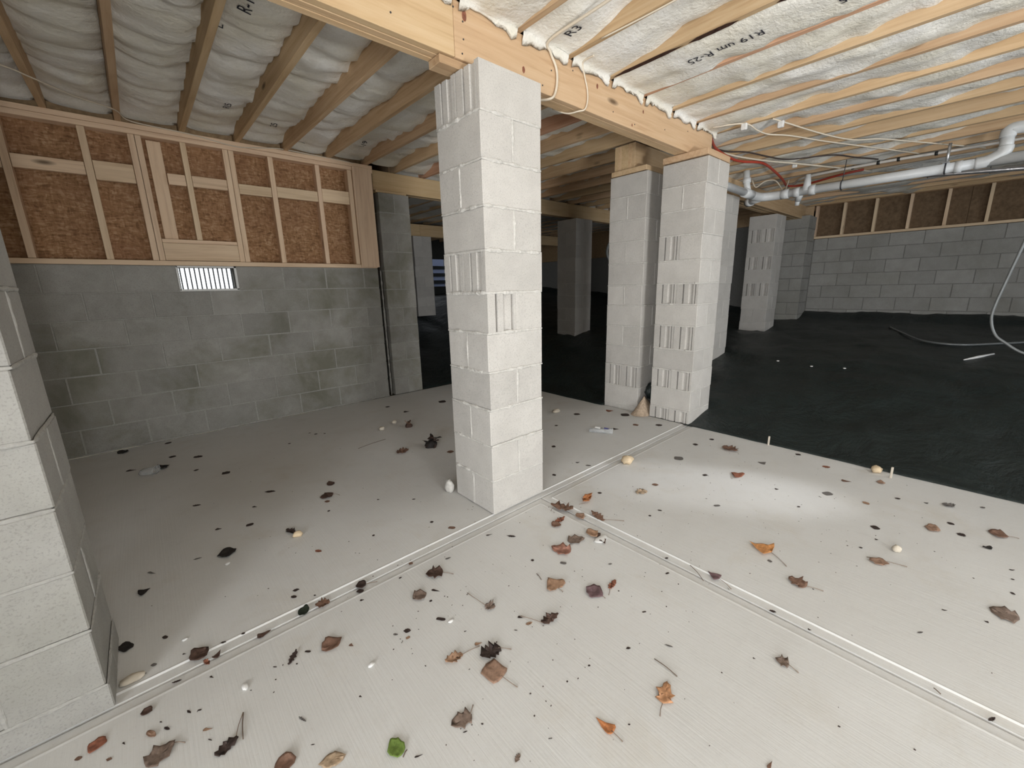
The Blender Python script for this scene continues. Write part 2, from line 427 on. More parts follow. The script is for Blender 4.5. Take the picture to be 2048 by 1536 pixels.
def bead(p0, p1, out, amp, seed, gap=.25):
    """squeezed, uneven mortar along a joint: low lumps that come and go"""
    p0, p1, out = Vector(p0), Vector(p1), Vector(out); d = p1-p0; Ln = d.length; n = max(6, int(Ln/.010)); t = d.normalized()
    side = t.cross(out).normalized(); V = []; F = []
    for i in range(n+1):
        lump = max(0, noise.noise(Vector((i*.16, seed*3.1, .5)))+.10)
        fine = .55+.8*abs(noise.noise(Vector((i*.47, seed*5.7, 2.5))))
        e = min(1, min(i, n-i)/2.5)
        r = min(.011, (.0035+amp*lump*fine*1.5))*e+.0005; c = p0+d*(i/n)-out*.003
        for k in range(6):
            a = pi*(k/5)-pi/2
            j = 1+.35*noise.noise(Vector((i*.7+k*1.3, seed*2.2, k*.9)))
            V.append(tuple(c + out*(cos(a)*r*.9*j+.0015) + side*(sin(a)*(r*.75*j+.003))))
    for i in range(n):
        for k in range(5): F.append((i*6+k, i*6+k+1, (i+1)*6+k+1, (i+1)*6+k))
    return V, F

def pier(label, x0, y0, w, d, zs, first, ribs, mat='cmu', amp=.010, group=None, seed=1, faces=('-x', '-y')):
    """zs: joint heights from the base up. first: 'y' when the top course shows two blocks on its -y face"""
    p = thing('block_pier', label, 'pier', (x0+w/2, y0+d/2, zs[0]), group)
    n = len(zs)-1; parts = []
    for i in range(n):
        z0, z1 = zs[i], zs[i+1]; c = n-1-i            # c counts courses from the top
        along_y = (c % 2 == 0) == (first == 'y'); h = z1-z0-.008
        if i > 0: parts.append(shifted(box_vf(w-.012, d-.012, .014, .002), (0, 0, z0-zs[0])))
        parts.append(shifted(box_vf(.016, d-.014, h, .001) if along_y else box_vf(w-.014, .016, h, .001), (0, 0, (z0+z1)/2-zs[0])))
        for s in (-1, 1):
            ja, jb, jc = R(-.0025, .0025), R(-.0025, .0025), R(-.004, .004)
            if along_y: sx, sy = w/2-.005, d; cx, cy = x0+w/2+s*(w/4), y0+d/2
            else: sx, sy = w, d/2-.005; cx, cy = x0+w/2, y0+d/2+s*(d/4)
            face = '-y' if along_y else '-x'
            rib = face if (c in ribs and (ribs[c] == 2 or ribs[c] == s)) else None
            link('concrete_block', block_me(sx, sy, h, mat, rib), p, (cx+ja, cy+jb, (z0+z1)/2), (0, 0, jc))
        base = Vector((x0+w/2, y0+d/2, zs[0]))
        for fc in faces:
            o = {'-x': (-1, 0, 0), '-y': (0, -1, 0), '+x': (1, 0, 0)}[fc]
            a = {'-x': (x0, y0), '-y': (x0, y0), '+x': (x0+w, y0)}[fc]; b2 = {'-x': (x0, y0+d), '-y': (x0+w, y0), '+x': (x0+w, y0+d)}[fc]
            if i > 0:
                parts.append(bead(Vector((*a, z0))-base, Vector((*b2, z0))-base, o, amp, seed+i*7+(ord(fc[0])+ord(fc[1])) % 5))
            if (fc == '-y') == along_y and c not in ribs:
                m = Vector(((a[0]+b2[0])/2, (a[1]+b2[1])/2, 0))
                parts.append(bead(Vector((m.x, m.y, z0))-base, Vector((m.x, m.y, z1))-base, o, amp*.35, seed+i*11+3))
    V, F = merge(parts)
    link('mortar', mesh('mortar', V, F, {'cmu_corner_shaded': 'mortar_corner_shaded', 'cmu_right': 'joint_dark', 'cmu_wall': 'mortar_wall'}.get(mat, 'mortar'), False), p, p.location)
    return p
H0 = .2032
main = pier('tall pale block pier standing alone in the middle of the slab', 0, 0, .392, .366, [i*H0 for i in range(12)], 'x',
            {0: 2, 4: 2, 5: -1}, amp=.016, seed=3)
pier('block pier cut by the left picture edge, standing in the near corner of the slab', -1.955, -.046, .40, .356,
     [0, .092]+[.092+.1965*i for i in range(1, 12)], 'y', {}, 'cmu_corner_shaded', amp=.004, seed=9, faces=('-x', '-y', '+x'))
pa = pier('nearer of the two paired block piers, with ribbed block ends facing the slab', 2.225, -.033, .40, .385,
     [0, .115, .304, .48, .67, .88, 1.068, 1.244, 1.436, 1.642, 1.836, 2.029, 2.22], 'y', {3: 1, 5: 2, 7: 2, 9: 2, 11: 2}, amp=.006, seed=21)
pb = pier('farther of the two paired block piers, carrying a short orange timber end', 2.27, .52, .40, .395,
     [-.02, .042, .234, .451, .653, .847, 1.045, 1.239, 1.442, 1.64, 1.833, 2.043, 2.235], 'y', {9: 2}, amp=.004, seed=33)
def pier_h(z0, z1): 
    n = round((z1-z0)/H0); return [z0+(z1-z0)*i/n for i in range(n+1)]
pier('grey block pier on the black sheet, mostly hidden behind the nearer paired pier', 3.96, .53, .40, .40, pier_h(.22, 2.25), 'y', {}, amp=.003, seed=41)
pier('block pier with ribbed ends rising from the black sheet near the far block wall', 6.18, .66, .42, .39, pier_h(.40, 2.25), 'y', {1: 2, 3: 2, 5: 2}, amp=.003, seed=43)
pier('shadowy block pier on the black sheet, seen between central pier and paired piers', 3.955, 2.74, .40, .39, pier_h(.30, 2.27), 'y', {}, amp=.003, seed=47)
pier('block pier at the open end of the left block wall, under a wood beam', .862, 2.955, .372, .40, pier_h(0, 2.30), 'y', {}, 'cmu_wall', amp=.004, seed=51)
pier('very dark block pier far back, in the gap beside the end pier', 2.88, 5.9, .40, .40, pier_h(.72, 2.27), 'y', {}, amp=.002, seed=57)

def wall_blocks(parent, axis, a0, a1, face, zs, phase, depth, mat, holes=(), out=-1):
    """running-bond blocks; axis 'x': wall along x facing -y; axis 'y': wall along y facing -x"""
    P = .4064*1.0
    for i in range(len(zs)-1):
        z0, z1 = zs[i], zs[i+1]; ph = phase + (P/2 if i % 2 else 0)
        k = math.floor((a0-ph)/P); 
        while ph+k*P < a1:
            b0, b1 = max(a0, ph+k*P), min(a1, ph+(k+1)*P); k += 1
            if b1-b0 < .03: continue
            if any(b0 < h1-.02 and b1 > h0+.02 and z0 < hz1-.02 and z1 > hz0+.02 for h0, h1, hz0, hz1 in holes): 
                for h0, h1, hz0, hz1 in holes:
                    for q0, q1 in ((b0, min(b1, h0)), (max(b0, h1), b1)):
                        if q1-q0 > .03: one(parent, axis, q0, q1, face, z0, z1, depth, mat)
                continue
            one(parent, axis, b0, b1, face, z0, z1, depth, mat)
def one(parent, axis, b0, b1, face, z0, z1, depth, mat):
    j = R(-.002, .002); ln = round(b1-b0-.008, 3); h = round(z1-z0-.008, 3)
    if axis == 'x': link('concrete_block', block_me(ln, depth, h, mat), parent, ((b0+b1)/2, face+depth/2+j, (z0+z1)/2))
    else: link('concrete_block', block_me(depth, ln, h, mat), parent, (face+depth/2+j, (b0+b1)/2, (z0+z1)/2))

# left wall: block below, framed kneewall with OSB above
WY = 2.985; VX0, VX1, VZ0, VZ1 = -1.0, -.577, 1.283, 1.49
parts = [shifted(box_vf(-3.0+0, 1, 1, .001), (0, 0, 0))] if False else []
def addbox(parts, x0, x1, y0, y1, z0, z1): parts.append(shifted(box_vf(x1-x0, y1-y0, z1-z0, .001), ((x0+x1)/2, (y0+y1)/2, (z0+z1)/2)))
addbox(parts, -3.1, .79, WY+.0025, WY+.18, 0, VZ0-.004); addbox(parts, -3.1, VX0-.004, WY+.0025, WY+.18, VZ0-.004, VZ1); addbox(parts, VX1+.004, .79, WY+.0025, WY+.18, VZ0-.004, VZ1)
# bumpy mortar fillet where the wall meets the slab
parts.append(bead((-3.0, WY-.002, .004), (.80, WY-.002, .004), (0, -1, 0), .018, 77))
parts.append(bead((.835, WY+.02, 0), (.835, WY+.02, 1.47), (0, -1, 0), .02, 78))
V, F = merge(parts)
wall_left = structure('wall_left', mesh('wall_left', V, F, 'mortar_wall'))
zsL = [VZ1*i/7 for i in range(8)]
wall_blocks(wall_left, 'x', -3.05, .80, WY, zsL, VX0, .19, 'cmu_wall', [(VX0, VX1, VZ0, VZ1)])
SY0, SY1 = 2.978, 3.066
def zstud(x0, x1, z0, z1, y0=SY0, y1=SY1): return board('stud', ((x0+x1)/2, (y0+y1)/2, z0), ((x0+x1)/2, (y0+y1)/2, z1), x1-x0, y1-y0, 'stud', wall_left) if False else vboard('stud', x0, x1, y0, y1, z0, z1, wall_left)
def vboard(name, x0, x1, y0, y1, z0, z1, parent, mat='stud'):
    # local x up; local y along world y, local z along world -x
    return link(name, box_me(z1-z0, y1-y0, x1-x0, mat, .002), parent, ((x0+x1)/2, (y0+y1)/2, (z0+z1)/2), (0, -pi/2, 0))
def hboard(name, x0, x1, y0, y1, z0, z1, parent, mat='stud'):
    return link(name, box_me(x1-x0, y1-y0, z1-z0, mat, .002), parent, ((x0+x1)/2, (y0+y1)/2, (z0+z1)/2))
def yboard(name, x0, x1, y0, y1, z0, z1, parent, mat='stud'):
    return link(name, box_me(y1-y0, x1-x0, z1-z0, mat, .002), parent, ((x0+x1)/2, (y0+y1)/2, (z0+z1)/2), (0, 0, pi/2))
ZS, ZT = 1.532, 2.476
hboard('sill_plate', -3.0, .79, 2.970, 3.06, 1.492, 1.530, wall_left)
hboard('top_plate', -3.0, .83, 2.975, 3.066, 2.478, 2.5145, wall_left)
hboard('top_plate', -3.0, .83, 2.973, 3.066, 2.5165, 2.553, wall_left)
for x0, x1 in ((-2.27, -2.23), (-1.832, -1.790), (-1.420, -1.377), (-1.142, -1.102), (-1.099, -1.062), (-.527, -.487), (-.484, -.445), (-.178, -.136), (.238, .278), (.555, .600)):
    vboard('stud', x0, x1, SY0, SY1, ZS, ZT, wall_left)
vboard('stud', .604, .812, 2.962, 3.00, ZS-.03, ZT+.04, wall_left)
hboard('header_sill', -1.060, -.529, SY0, SY1, 1.676, 1.706, wall_left)
hboard('header_board', -1.060, -.529, SY0-.004, 3.02, 1.534, 1.674, wall_left)
vboard('stud', -.820, -.781, SY0, SY1, 1.708, ZT, wall_left)
vboard('flat_board', -1.035, -.944, 3.024, 3.062, 1.708, 2.462, wall_left)
for x0, x1, z0, z1 in ((-2.22, -1.835, 2.13, 2.22), (-1.787, -1.423, 2.142, 2.230), (-1.374, -1.145, 2.117, 2.252), (-.940, -.823, 2.140, 2.224), (-.778, -.530, 2.141, 2.228), (-.442, -.181, 2.126, 2.210), (-.133, .235, 2.132, 2.216 + .01), (.281, .552, 2.138, 2.262)):
    hboard('blocking', x0, x1, SY0+.006, SY0+.044, z0, z1, wall_left)
for x0, x1 in ((-3.0, -1.402), (-1.398, .79)):
    hboard('sheathing_panel', x0, x1, 3.068, 3.080, 1.50, 2.176, wall_left, 'osb')
    hboard('sheathing_panel', x0, x1, 3.068, 3.080, 2.180, 2.556, wall_left, 'osb')
hboard('outer_sheathing', -3.0, .84, 3.085, 3.16, 1.50, 2.86, wall_left, 'subfloor')

# foundation vent in the left wall
vent = thing('foundation_vent', 'small white rimmed foundation vent with upright bars in the left block wall', 'vent', ((VX0+VX1)/2, WY, VZ0))
pp = []
addbox(pp, VX0-.004, VX0+.008, WY-.004, WY+.18, VZ0, VZ1); addbox(pp, VX1-.008, VX1+.004, WY-.004, WY+.18, VZ0, VZ1)
addbox(pp, VX0, VX1, WY-.003, WY+.18, VZ0, VZ0+.006); addbox(pp, VX0, VX1, WY-.003, WY+.18, VZ1-.010, VZ1-.002)
V, F = merge(pp); link('sleeve', mesh('sleeve', [(a-vent.location.x, b2-vent.location.y, c-vent.location.z) for a, b2, c in V], F, 'vent_dark'), vent, vent.location)
pp = []
addbox(pp, VX0-.006, VX1+.006, WY-.012, WY-.006, VZ1-.014, VZ1+.0); addbox(pp, VX0-.006, VX1+.006, WY-.012, WY-.006, VZ0-.006, VZ0+.012)
addbox(pp, VX0-.008, VX0+.004, WY-.012, WY-.006, VZ0, VZ1); addbox(pp, VX1-.012, VX1+.006, WY-.012, WY-.006, VZ0, VZ1)
V, F = merge(pp); link('flange', mesh('flange', [(a-vent.location.x, b2-vent.location.y, c-vent.location.z) for a, b2, c in V], F, 'vent_white'), vent, vent.location)
for i in range(12):
    x = VX0+.022+(VX1-VX0-.03)*i/11.5
    bx('bar', x-.0045, x+.0045, WY+.06, WY+.085, VZ0+.008, VZ1-.012, 'vent_dark', vent, .001)

# right wall: block with a short framed wall on top
RX = 7.9; zsR = [1.96-.2032*i for i in range(8, -1, -1)]
wall_right = structure('wall_right', box_me(.18, 13.9, 2.3, 'joint_dark'), (RX+.097, 2.25, .80))
wall_blocks(wall_right, 'y', -3.3, .56, RX, zsR, .56, .19, 'cmu_right')
yboard('sill_plate', RX-.005, RX+.085, -4.4, .60, 1.962, 2.0, wall_right)
yboard('top_plate', RX-.005, RX+.085, -4.4, .60, 2.515, 2.553, wall_right, 'joist')
yboard('top_plate', RX-.012, RX+.085, -4.4, .60, 2.556, 2.594, wall_right, 'joist')
yboard('rim_board', RX+.02, RX+.058, -4.4, 3.0, 2.60, 2.79, wall_right, 'joist')
for y in (.575, .185, -.225, -.640, -1.045, -1.465, -1.875, -2.28, -2.69, -3.1):
    vboard('stud', RX-.003, RX+.083, y-.019, y+.019, 2.002, 2.513, wall_right)
for y0, y1 in ((-4.4, -1.27), (-1.265, .59)):
    link('sheathing_panel', box_me(.012, y1-y0, .62, 'osb_dark'), wall_right, (RX+.092, (y0+y1)/2, 2.28))
link('outer_sheathing', box_me(.06, 13.9, 1.0, 'subfloor'), wall_right, (RX+.15, 2.25, 2.4))
# pilaster and filled corner at the end of the framed wall
pil = pier('block pilaster standing against the far block wall behind the ribbed pier', 7.45, .56, .43, .36, pier_h(.45, 2.33), 'y', {}, 'cmu_right', amp=.002, seed=61)
link('corner_framing', box_me(.10, 2.4, .30, 'joist'), wall_right, (RX+.03, 1.82, 2.45))
link('corner_block_face', box_me(.18, 2.4, 1.0, 'joint_dark'), wall_right, (RX+.10, 1.82, 1.95))

# walls the photograph does not show; they close the crawl space around the door and the far opening
wall_front = structure('wall_front')
for x0, x1, z0, z1 in ((-3.2, DOOR_X0, -.1, 2.86), (DOOR_X1, HX0, -.1, 2.86), (DOOR_X0, DOOR_X1, DOOR_H, 2.86), (HX0, HX1, -.1, HZ0), (HX0, HX1, HZ1, 2.86), (HX1, 8.2, -.1, 2.86)):
    bx('wall_face', x0, x1, DOOR_Y-.2, DOOR_Y, z0, z1, 'wall_plain', wall_front)
wall_west = structure('wall_west')
for y0, y1, z0, z1 in ((-4.7, SYA, -.1, 2.86), (SYB, 3.2, -.1, 2.86), (SYA, SYB, SZB, 2.86), (SYA, SYB, -.1, SZA)):
    bx('wall_face', -3.25, -3.05, y0, y1, z0, z1, 'wall_plain', wall_west)
wall_side = structure('wall_side', box_me(.2, 5.9, 2.96, 'wall_shaded'), (.74, 6.14, 1.38))
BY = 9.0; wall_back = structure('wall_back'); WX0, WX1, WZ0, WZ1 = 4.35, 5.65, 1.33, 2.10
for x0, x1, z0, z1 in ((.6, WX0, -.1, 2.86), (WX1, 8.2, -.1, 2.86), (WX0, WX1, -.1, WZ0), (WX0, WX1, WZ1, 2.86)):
    bx('wall_face', x0, x1, BY, BY+.2, z0, z1, 'wall_shaded', wall_back)
win = structure('window_1', None, ((WX0+WX1)/2, BY, WZ0))
for z in (1.46, 1.66, 1.86): bx('slat', WX0, WX1, BY+.05, BY+.12, z-.045, z+.045, 'vent_dark', win)
bx('frame', WX0, WX0+.05, BY-.01, BY+.1, WZ0, WZ1, 'vent_white', win); bx('frame', WX1-.05, WX1, BY-.01, BY+.1, WZ0, WZ1, 'vent_white', win)

outw = structure('outdoor_screen', box_me(7.0, .08, 3.2, 'blue_grey'), (6.5, BY+2.4, 1.3))  # screen added outside, dims the sky behind the slats to blue-grey
for z in (1.25, 1.5, 1.75, 2.0): link('board', box_me(7.0, .03, .10, 'blue_grey'), outw, (6.5, BY+2.34, z))
# ------------------------------------------------------------------ ceiling: subfloor, joists, fibreglass batts
CEIL = structure('ceiling', box_me(11.3, 7.9, .03, 'subfloor'), (2.4, -.75, 2.875))
link('subfloor', box_me(7.4, 6.0, .03, 'subfloor'), CEIL, (4.45, 6.2, 2.875))
PJ = .3885; JW = .038; JH = .235; ZB = 2.503
def jx(k): return -1.16+PJ*k-.019
def zb(y, ys): return ZB + (max(0, y-ys)*.0186)
KS = list(range(-4, 24))
JO = {}
for k in KS:
    x = jx(k); ys = .20 if x < 2.62 else .79; w = JW
    m = 'joist_red' if k == 7 else 'joist'
    JO[k] = board('joist', (x, -4.48, ZB+JH/2), (x, ys-.003, ZB+JH/2), w, JH, m, CEIL)
    y1 = 2.985 if x < .84 else 3.10
    board('joist', (x+R(-.004, .004), ys+.003, ZB+JH/2), (x, y1+.06, zb(y1, ys)+JH/2), w, JH, m, CEIL)
    if x > .9: board('joist', (x, 3.19, 2.56+JH/2), (x, 8.97, 2.56+JH/2), w, JH, m, CEIL)
# dark bark edge left on one joist
for y0, y1, o in ((-.34, .12, .0), (-.62, -.36, .003), (-.95, -.78, .004), (-1.5, -1.1, .002)):
    n = 14; V = []; F = []; x = jx(6)+.004+o
    for i in range(n+1):
        y = y0+(y1-y0)*i/n; e = min(1, min(i, n-i)/3.0)
        V += [(x-.021*e-.003*nz(y*30, 1), y, ZB-.0008-.001*e), (x+.013*e+.004*nz(y*30, 4), y, ZB-.0008-.001*e)]
    for i in range(n): F.append((2*i, 2*i+2, 2*i+3, 2*i+1))
    jp = parent_world(JO[6]) if False else None
    o2 = bpy.data.objects.new('bark_edge', mesh('bark_edge', V, F, 'bark')); COL.objects.link(o2); o2.parent = CEIL; o2.location = -Vector(CEIL.location)

def batt_z(k, u, y, ys, front):
    """underside of the batt in bay k; u in 0..1 across the bay"""
    x = jx(k)+u*PJ
    edge = abs(2*u-1)
    if front:
        a = .030+.060*nz(y*1.1+k*3.7, k*1.9)+.022*nz(x*7, y*5, k)
        # batt pieces butt together with a step
        for q in range(3):
            yb = ys-.38-.55*q-.30*nz(k*2.3, q*4.1)
            s = 1/(1+math.exp((y-yb)*60)); a += s*(.045*nz(k*5.1, q*2.7+.5)+.004)
        near = max(0, 1-(ys-y)/.55); a = a*(1-near*.85)-.004*near
        a = max(-.014+.010*nz(x*6, y*4), min(.10, a))
        a += .020*edge**3*(1-near) - .010*(1-edge)
        far = max(0, (u-.62)/.38)                       # ragged fibres lapping down the joist face
        a -= far*far*(.075*max(0, nz(y*2.3, k*6.1)+.12)+.035*max(0, nz(y*8.5, k*3.7)))*(1-near)
        a = max(-.012, a)
    else:
        a = .086+.026*nz(y*1.7+k*2.9, k*4.4)+.020*nz(x*5, y*6.5, k*2)+.012*nz(x*3, y*14, k*5)
        for q in range(7):
            yb = ys+.15+.42*q+.12*nz(k*3.3, q*1.7)
            dd = (y-yb-.10*(u-.5)*nz(k, q)*3)/.045; a += .020*math.exp(-dd*dd)
        a += .030*edge**4*(1+nz(y*9, k*3+u*2)) - .014*(1-edge*edge)
        far = max(0, (u-.70)/.30)
        a -= far*far*(.045*max(0, nz(y*2.6, k*6.1)+.10)+.020*nz(y*9, k*3.7))
        end = max(0, (y-2.75)/.25); a = a*(1-.55*min(1, end))
        a = max(.0, a)
    return zb(y, ys)*1.0 + a
def batt(k, y0, y1, ys, front, fringe, ny, nx=9):
    x0 = jx(k)+JW/2+.001; x1 = jx(k+1)-JW/2-.001; V = []; F = []
    rows = [y0+(y1-y0)*j/ny for j in range(ny+1)]
    for y in rows:
        for i in range(nx+1):
            u = i/nx; x = x0+(x1-x0)*u
            V.append((x, y, batt_z(k, u, y, ys, front)))
    nr = ny+1
    if fringe:
        for s, yo in ((.15, .128), (.45, .133), (1.0, .136)):
            for i in range(nx+1):
                u = i/nx; x = x0+(x1-x0)*u
                d = .022+.030*nz(x*8, k*2.2)+.030*max(0, nz(x*19, k*7.1+.3))
                if abs(2*u-1) > .8: d += .020
                V.append((x, yo-.006*(1-s), ZB-.006-s*max(.004, d)))
            nr += 1
        # turn back under itself so the fringe has a thickness
        for i in range(nx+1): 
            v = V[(nr-1)*(nx+1)+i]; V.append((v[0], v[1]-.012, v[2]+.02))
        nr += 1
    for j in range(nr-1):
        for i in range(nx):
            a = j*(nx+1)+i; F.append((a, a+nx+1, a+nx+2, a+1))
    # closed top above, hidden against the subfloor
    t = len(V)
    V += [(x0, y0, 2.85), (x1, y0, 2.85), (x1, min(y1, 3.2 if y1 < 4 else y1), 2.85), (x0, min(y1, 3.2 if y1 < 4 else y1), 2.85)]
    F.append((t, t+1, t+2, t+3)); F.append((t, 0, nx, t+1)); e = ny*(nx+1); F.append((t+3, t+2, e+nx, e))
    return link('insulation_batt', mesh('insulation_batt', V, F, 'insul', True), CEIL)
for k in KS[:-1]:
    x = jx(k); ys = .20 if x < 2.55 else .79
    batt(k, -4.45, .120 if ys < .5 else ys, ys, True, ys < .5 and x > -.6, 150 if -1 <= k <= 14 else 76, 11)
    batt(k, ys+.06, 3.0 if x < .8 else 3.10, ys, False, False, 70)
    if x > .9: batt(k, 3.2, 8.95, ys, True, False, 40, 4)

# writing printed on the batts
def batt_print(text, k, y, u, size, ang, ys, front, mirror=False):
    cu = bpy.data.curves.new('print', 'FONT'); cu.body = text; cu.size = size; cu.align_x = 'CENTER'; cu.align_y = 'CENTER'; cu.resolution_u = 3
    t = bpy.data.objects.new('print', cu); COL.objects.link(t)
    bpy.context.view_layer.update()
    me = bpy.data.meshes.new_from_object(t.evaluated_get(bpy.context.evaluated_depsgraph_get()))
    bpy.data.objects.remove(t)
    bm = bmesh.new(); bm.from_mesh(me)
    bmesh.ops.subdivide_edges(bm, edges=[e for e in bm.edges if e.calc_length() > size*.25], cuts=2, use_grid_fill=False)
    bmesh.ops.triangulate(bm, faces=bm.faces)
    xc = jx(k)+u*PJ; ca, sa = cos(ang), sin(ang)
    for v in bm.verts:
        px, py = v.co.x*(-1 if not mirror else 1), v.co.y          # read from underneath
        wx, wy = xc+px*ca-py*sa, y+px*sa+py*ca
        uu = min(.96, max(.04, (wx-jx(k))/PJ))
        v.co = Vector((wx, wy, batt_z(k, uu, wy, ys, front)-.0045))
    bm.to_mesh(me); bm.free(); me.materials.clear(); me.materials.append(M['paint_black'])
    return link('print', me, CEIL)
HP = pi/2
batt_print('R3', 4, -.02, .62, .085, HP+.0, .20, True)
batt_print('R19 um R-25', 6, -.48, .45, .075, -HP, .20, True)
batt_print('R-25', 6, -1.05, .50, .075, -HP, .20, True)
batt_print('R-19', 1, .92, .33, .085, HP, .20, False)
batt_print('R-25', 2, 2.60, .55, .07, HP, .20, False)
batt_print('R-19 R25', 2, 1.02, .12, .070, HP, .20, False)
batt_print('L', 1, 1.25, .15, .06, HP, .20, False)
batt_print('R-25', 1, 2.3, .6, .06, HP, .20, False)
batt_print('S', 3, 2.85, .30, .09, HP, .20, False)
batt_print('R-19', 4, 2.55, .5, .07, HP, .20, False)

# ------------------------------------------------------------------ girders
def girder(label, x0, x1, y0, y1, z0, z1, nply, splits=(), group=None):
    g = thing('girder', label, 'beam', ((x0+x1)/2, (y0+y1)/2, z0), group)
    w = (y1-y0)/nply
    for i in range(nply):
        xs = [x0] + ([s for s in splits if (i % 2 == 0)] ) + [x1]
        for a, b2 in zip(xs[:-1], xs[1:]):
            hboard('ply', a+.0008, b2-.0008, y0+i*w+.0006, y0+(i+1)*w-.0006, z0+R(0, .003), z1-R(0, .002), g, 'girder')
    return g
G1 = girder('long yellow pine girder running overhead across the central pier', -3.0, 2.645, .141, .255, 2.274, 2.502, 3, (-.02,))
bx('bearing_plate', -.10, .36, .150, .245, 2.237, 2.272, 'joist', G1)
bx('bearing_plate', 2.215, 2.63, -.03, .35, 2.224, 2.271, 'joist', G1)
bx('bearing_plate', -1.95, -1.56, .05, .30, 2.257, 2.272, 'girder', G1)
for x, z in ((-.30, 2.40), (-.33, 2.34), (.02, 2.30), (.03, 2.36), (.03, 2.43), (.62, 2.40), (.55, 2.31), (1.45, 2.31), (1.85, 2.36), (2.2, 2.42), (-.02, 2.47), (.8, 2.45), (1.2, 2.33)):
    v, f = tube_vf([(0, .0012, 0), (0, -.0012, 0)], .004, 6); link('nail_head', mesh('nail_head', v, f, 'strap'), G1, (x, .1405, z))
for x, z, r in ((.04, 2.455, .017), (.41, 2.345, .013), (1.03, 2.43, .012), (1.55, 2.41, .010), (1.42, 2.30, .008)):
    n = 12; V = [(0, 0, 0)]+[(r*.8*cos(2*pi*i/n)*R(.85, 1.1), -.0004, r*1.25*sin(2*pi*i/n)*R(.85, 1.1)) for i in range(n)]
    link('knot', mesh('knot', V, [(0, 1+i, 1+(i+1) % n) for i in range(n)], 'leaf_redbrown'), G1, (x, .1408, z))
G2 = girder('shorter girder whose orange sawn end rests on the farther paired pier', 2.30, 7.6, .675, .895, 2.282, 2.50, 6)
bx('bearing_plate', 2.268, 2.66, .535, .905, 2.238, 2.280, 'joist', G2)
G3 = girder('wood beam running over the end pier at the back of the slab', .86, 7.5, 3.06, 3.175, 2.332, 2.543, 3, (1.9, 4.12))
bx('bearing_plate', .862, 1.23, 3.0, 3.3, 2.303, 2.330, 'girder', G3)
G4 = girder('shadowed beam far back above the dark pier', .86, 7.6, 6.0, 6.12, 2.275, 2.50, 3, (3.1,))
SPECKS = [(4.206, -0.129, 'white speck on the black sheet nearest the paired piers'), (4.154, -0.472, 'white speck on the black sheet, middle of a row of three'), (4.218, -0.751, 'white speck on the black sheet, farthest from the paired piers in the row')]
# ------------------------------------------------------------------ black vapour sheet over the earth
def sstep(t): t = max(0, min(1, t)); return t*t*(3-2*t)
def earth(x, y):
    bxx = max(0, x-2.28)
    sx = .160*min(bxx, 2.2) + .068*max(0, bxx-2.2)
    sy = .085*max(0, y-.9)*sstep((x-2.25)/1.3)
    back = .12*max(0, y-3.0)
    return sx+max(sy, back)
def fold(x, y):
    n = .030*nz(x*2.0, y*1.6, 3)+.012*nz(x*5, y*3.2, 8)+.030*(1-abs(nz(x*1.7+.3*nz(y, x), y*3.4, 5))*2)**2*.5
    n += .006*abs(nz(x*11, y*6, 11))
    return n*sstep((x-2.16)/.35 if y < 2.9 else (y-2.9)/.35)
def sheet():
    xs = []; x = 1.22
    while x < 7.9: xs.append(x); x += .045 if x < 4.6 else .09
    xs.append(7.895)
    ys = []; y = -4.45
    while y < 9.0: ys.append(y); y += .045 if y < 1.2 else (.08 if y < 3.6 else .2)
    ids = {}; V = []; F = []
    def vid(i, j):
        if (i, j) not in ids:
            x, y = xs[i], ys[j]; e = 0
            z = earth(x, y)+.006+fold(x, y)
            if x > 7.55: z += .10*sstep((x-7.55)/.34)                # turned up against the far wall
            if y < 2.9 and x < 2.25: x = 2.205 + .012*nz(y*4, 2.2)+.05*sstep((y-.2)/.3)*sstep((1.0-y)/.3); z = .006+.004*nz(y*9, 4)
            ids[i, j] = len(V); V.append((x, y, z))
        return ids[i, j]
    for i in range(len(xs)-1):
        for j in range(len(ys)-1):
            if ys[j] < 2.93 and xs[i+1] < 2.235: continue
            if ys[j] < 2.93 and xs[i] < 2.19: continue
            if -.04 < ys[j] and ys[j+1] < .94 and xs[i] < 2.36: continue       # open earth at the paired piers
            if xs[i] < 1.24 and ys[j+1] < 3.4: continue
            F.append((vid(i, j), vid(i+1, j), vid(i+1, j+1), vid(i, j+1)))
    s = thing('plastic_sheet', 'wrinkled black plastic sheet covering the sloping earth beyond the slab', 'plastic sheet', (0, 0, 0), None, mesh('plastic_sheet', V, F, 'sheet', True))
    md = s.modifiers.new('thickness', 'SOLIDIFY'); md.thickness = .003; md.offset = -1
sheet()
# bundled edge of sheet and spilled sand in the slot between the paired piers
def lump(name, label, cat, loc, size, mat, seed, nu=14, nv=8, flat=.0, amp=.25, group=None, fq=1.6, dome=False):
    V = []; F = []; sx, sy, sz = size
    lo = 0 if dome else -pi/2
    for j in range(nv+1):
        ph = lo+(pi/2-lo)*j/nv
        for i in range(nu):
            th = 2*pi*i/nu; d = Vector((cos(ph)*cos(th), cos(ph)*sin(th), sin(ph)))
            r = 1+amp*noise.noise(d*fq+Vector((seed, seed*2, 0)))+amp*.5*noise.noise(d*fq*2.6+Vector((seed, 1, 9)))
            z = d.z*sz*r
            V.append((d.x*sx*r, d.y*sy*r, z + (0 if dome else sz*.8)))
    for j in range(nv):
        for i in range(nu):
            i2 = (i+1) % nu; F.append((j*nu+i, j*nu+i2, (j+1)*nu+i2, (j+1)*nu+i))
    V = [(a, b2, max(c, 0.0)) for a, b2, c in V]
    return thing(name, label, cat, loc, group, mesh(name, V, F, mat, True))
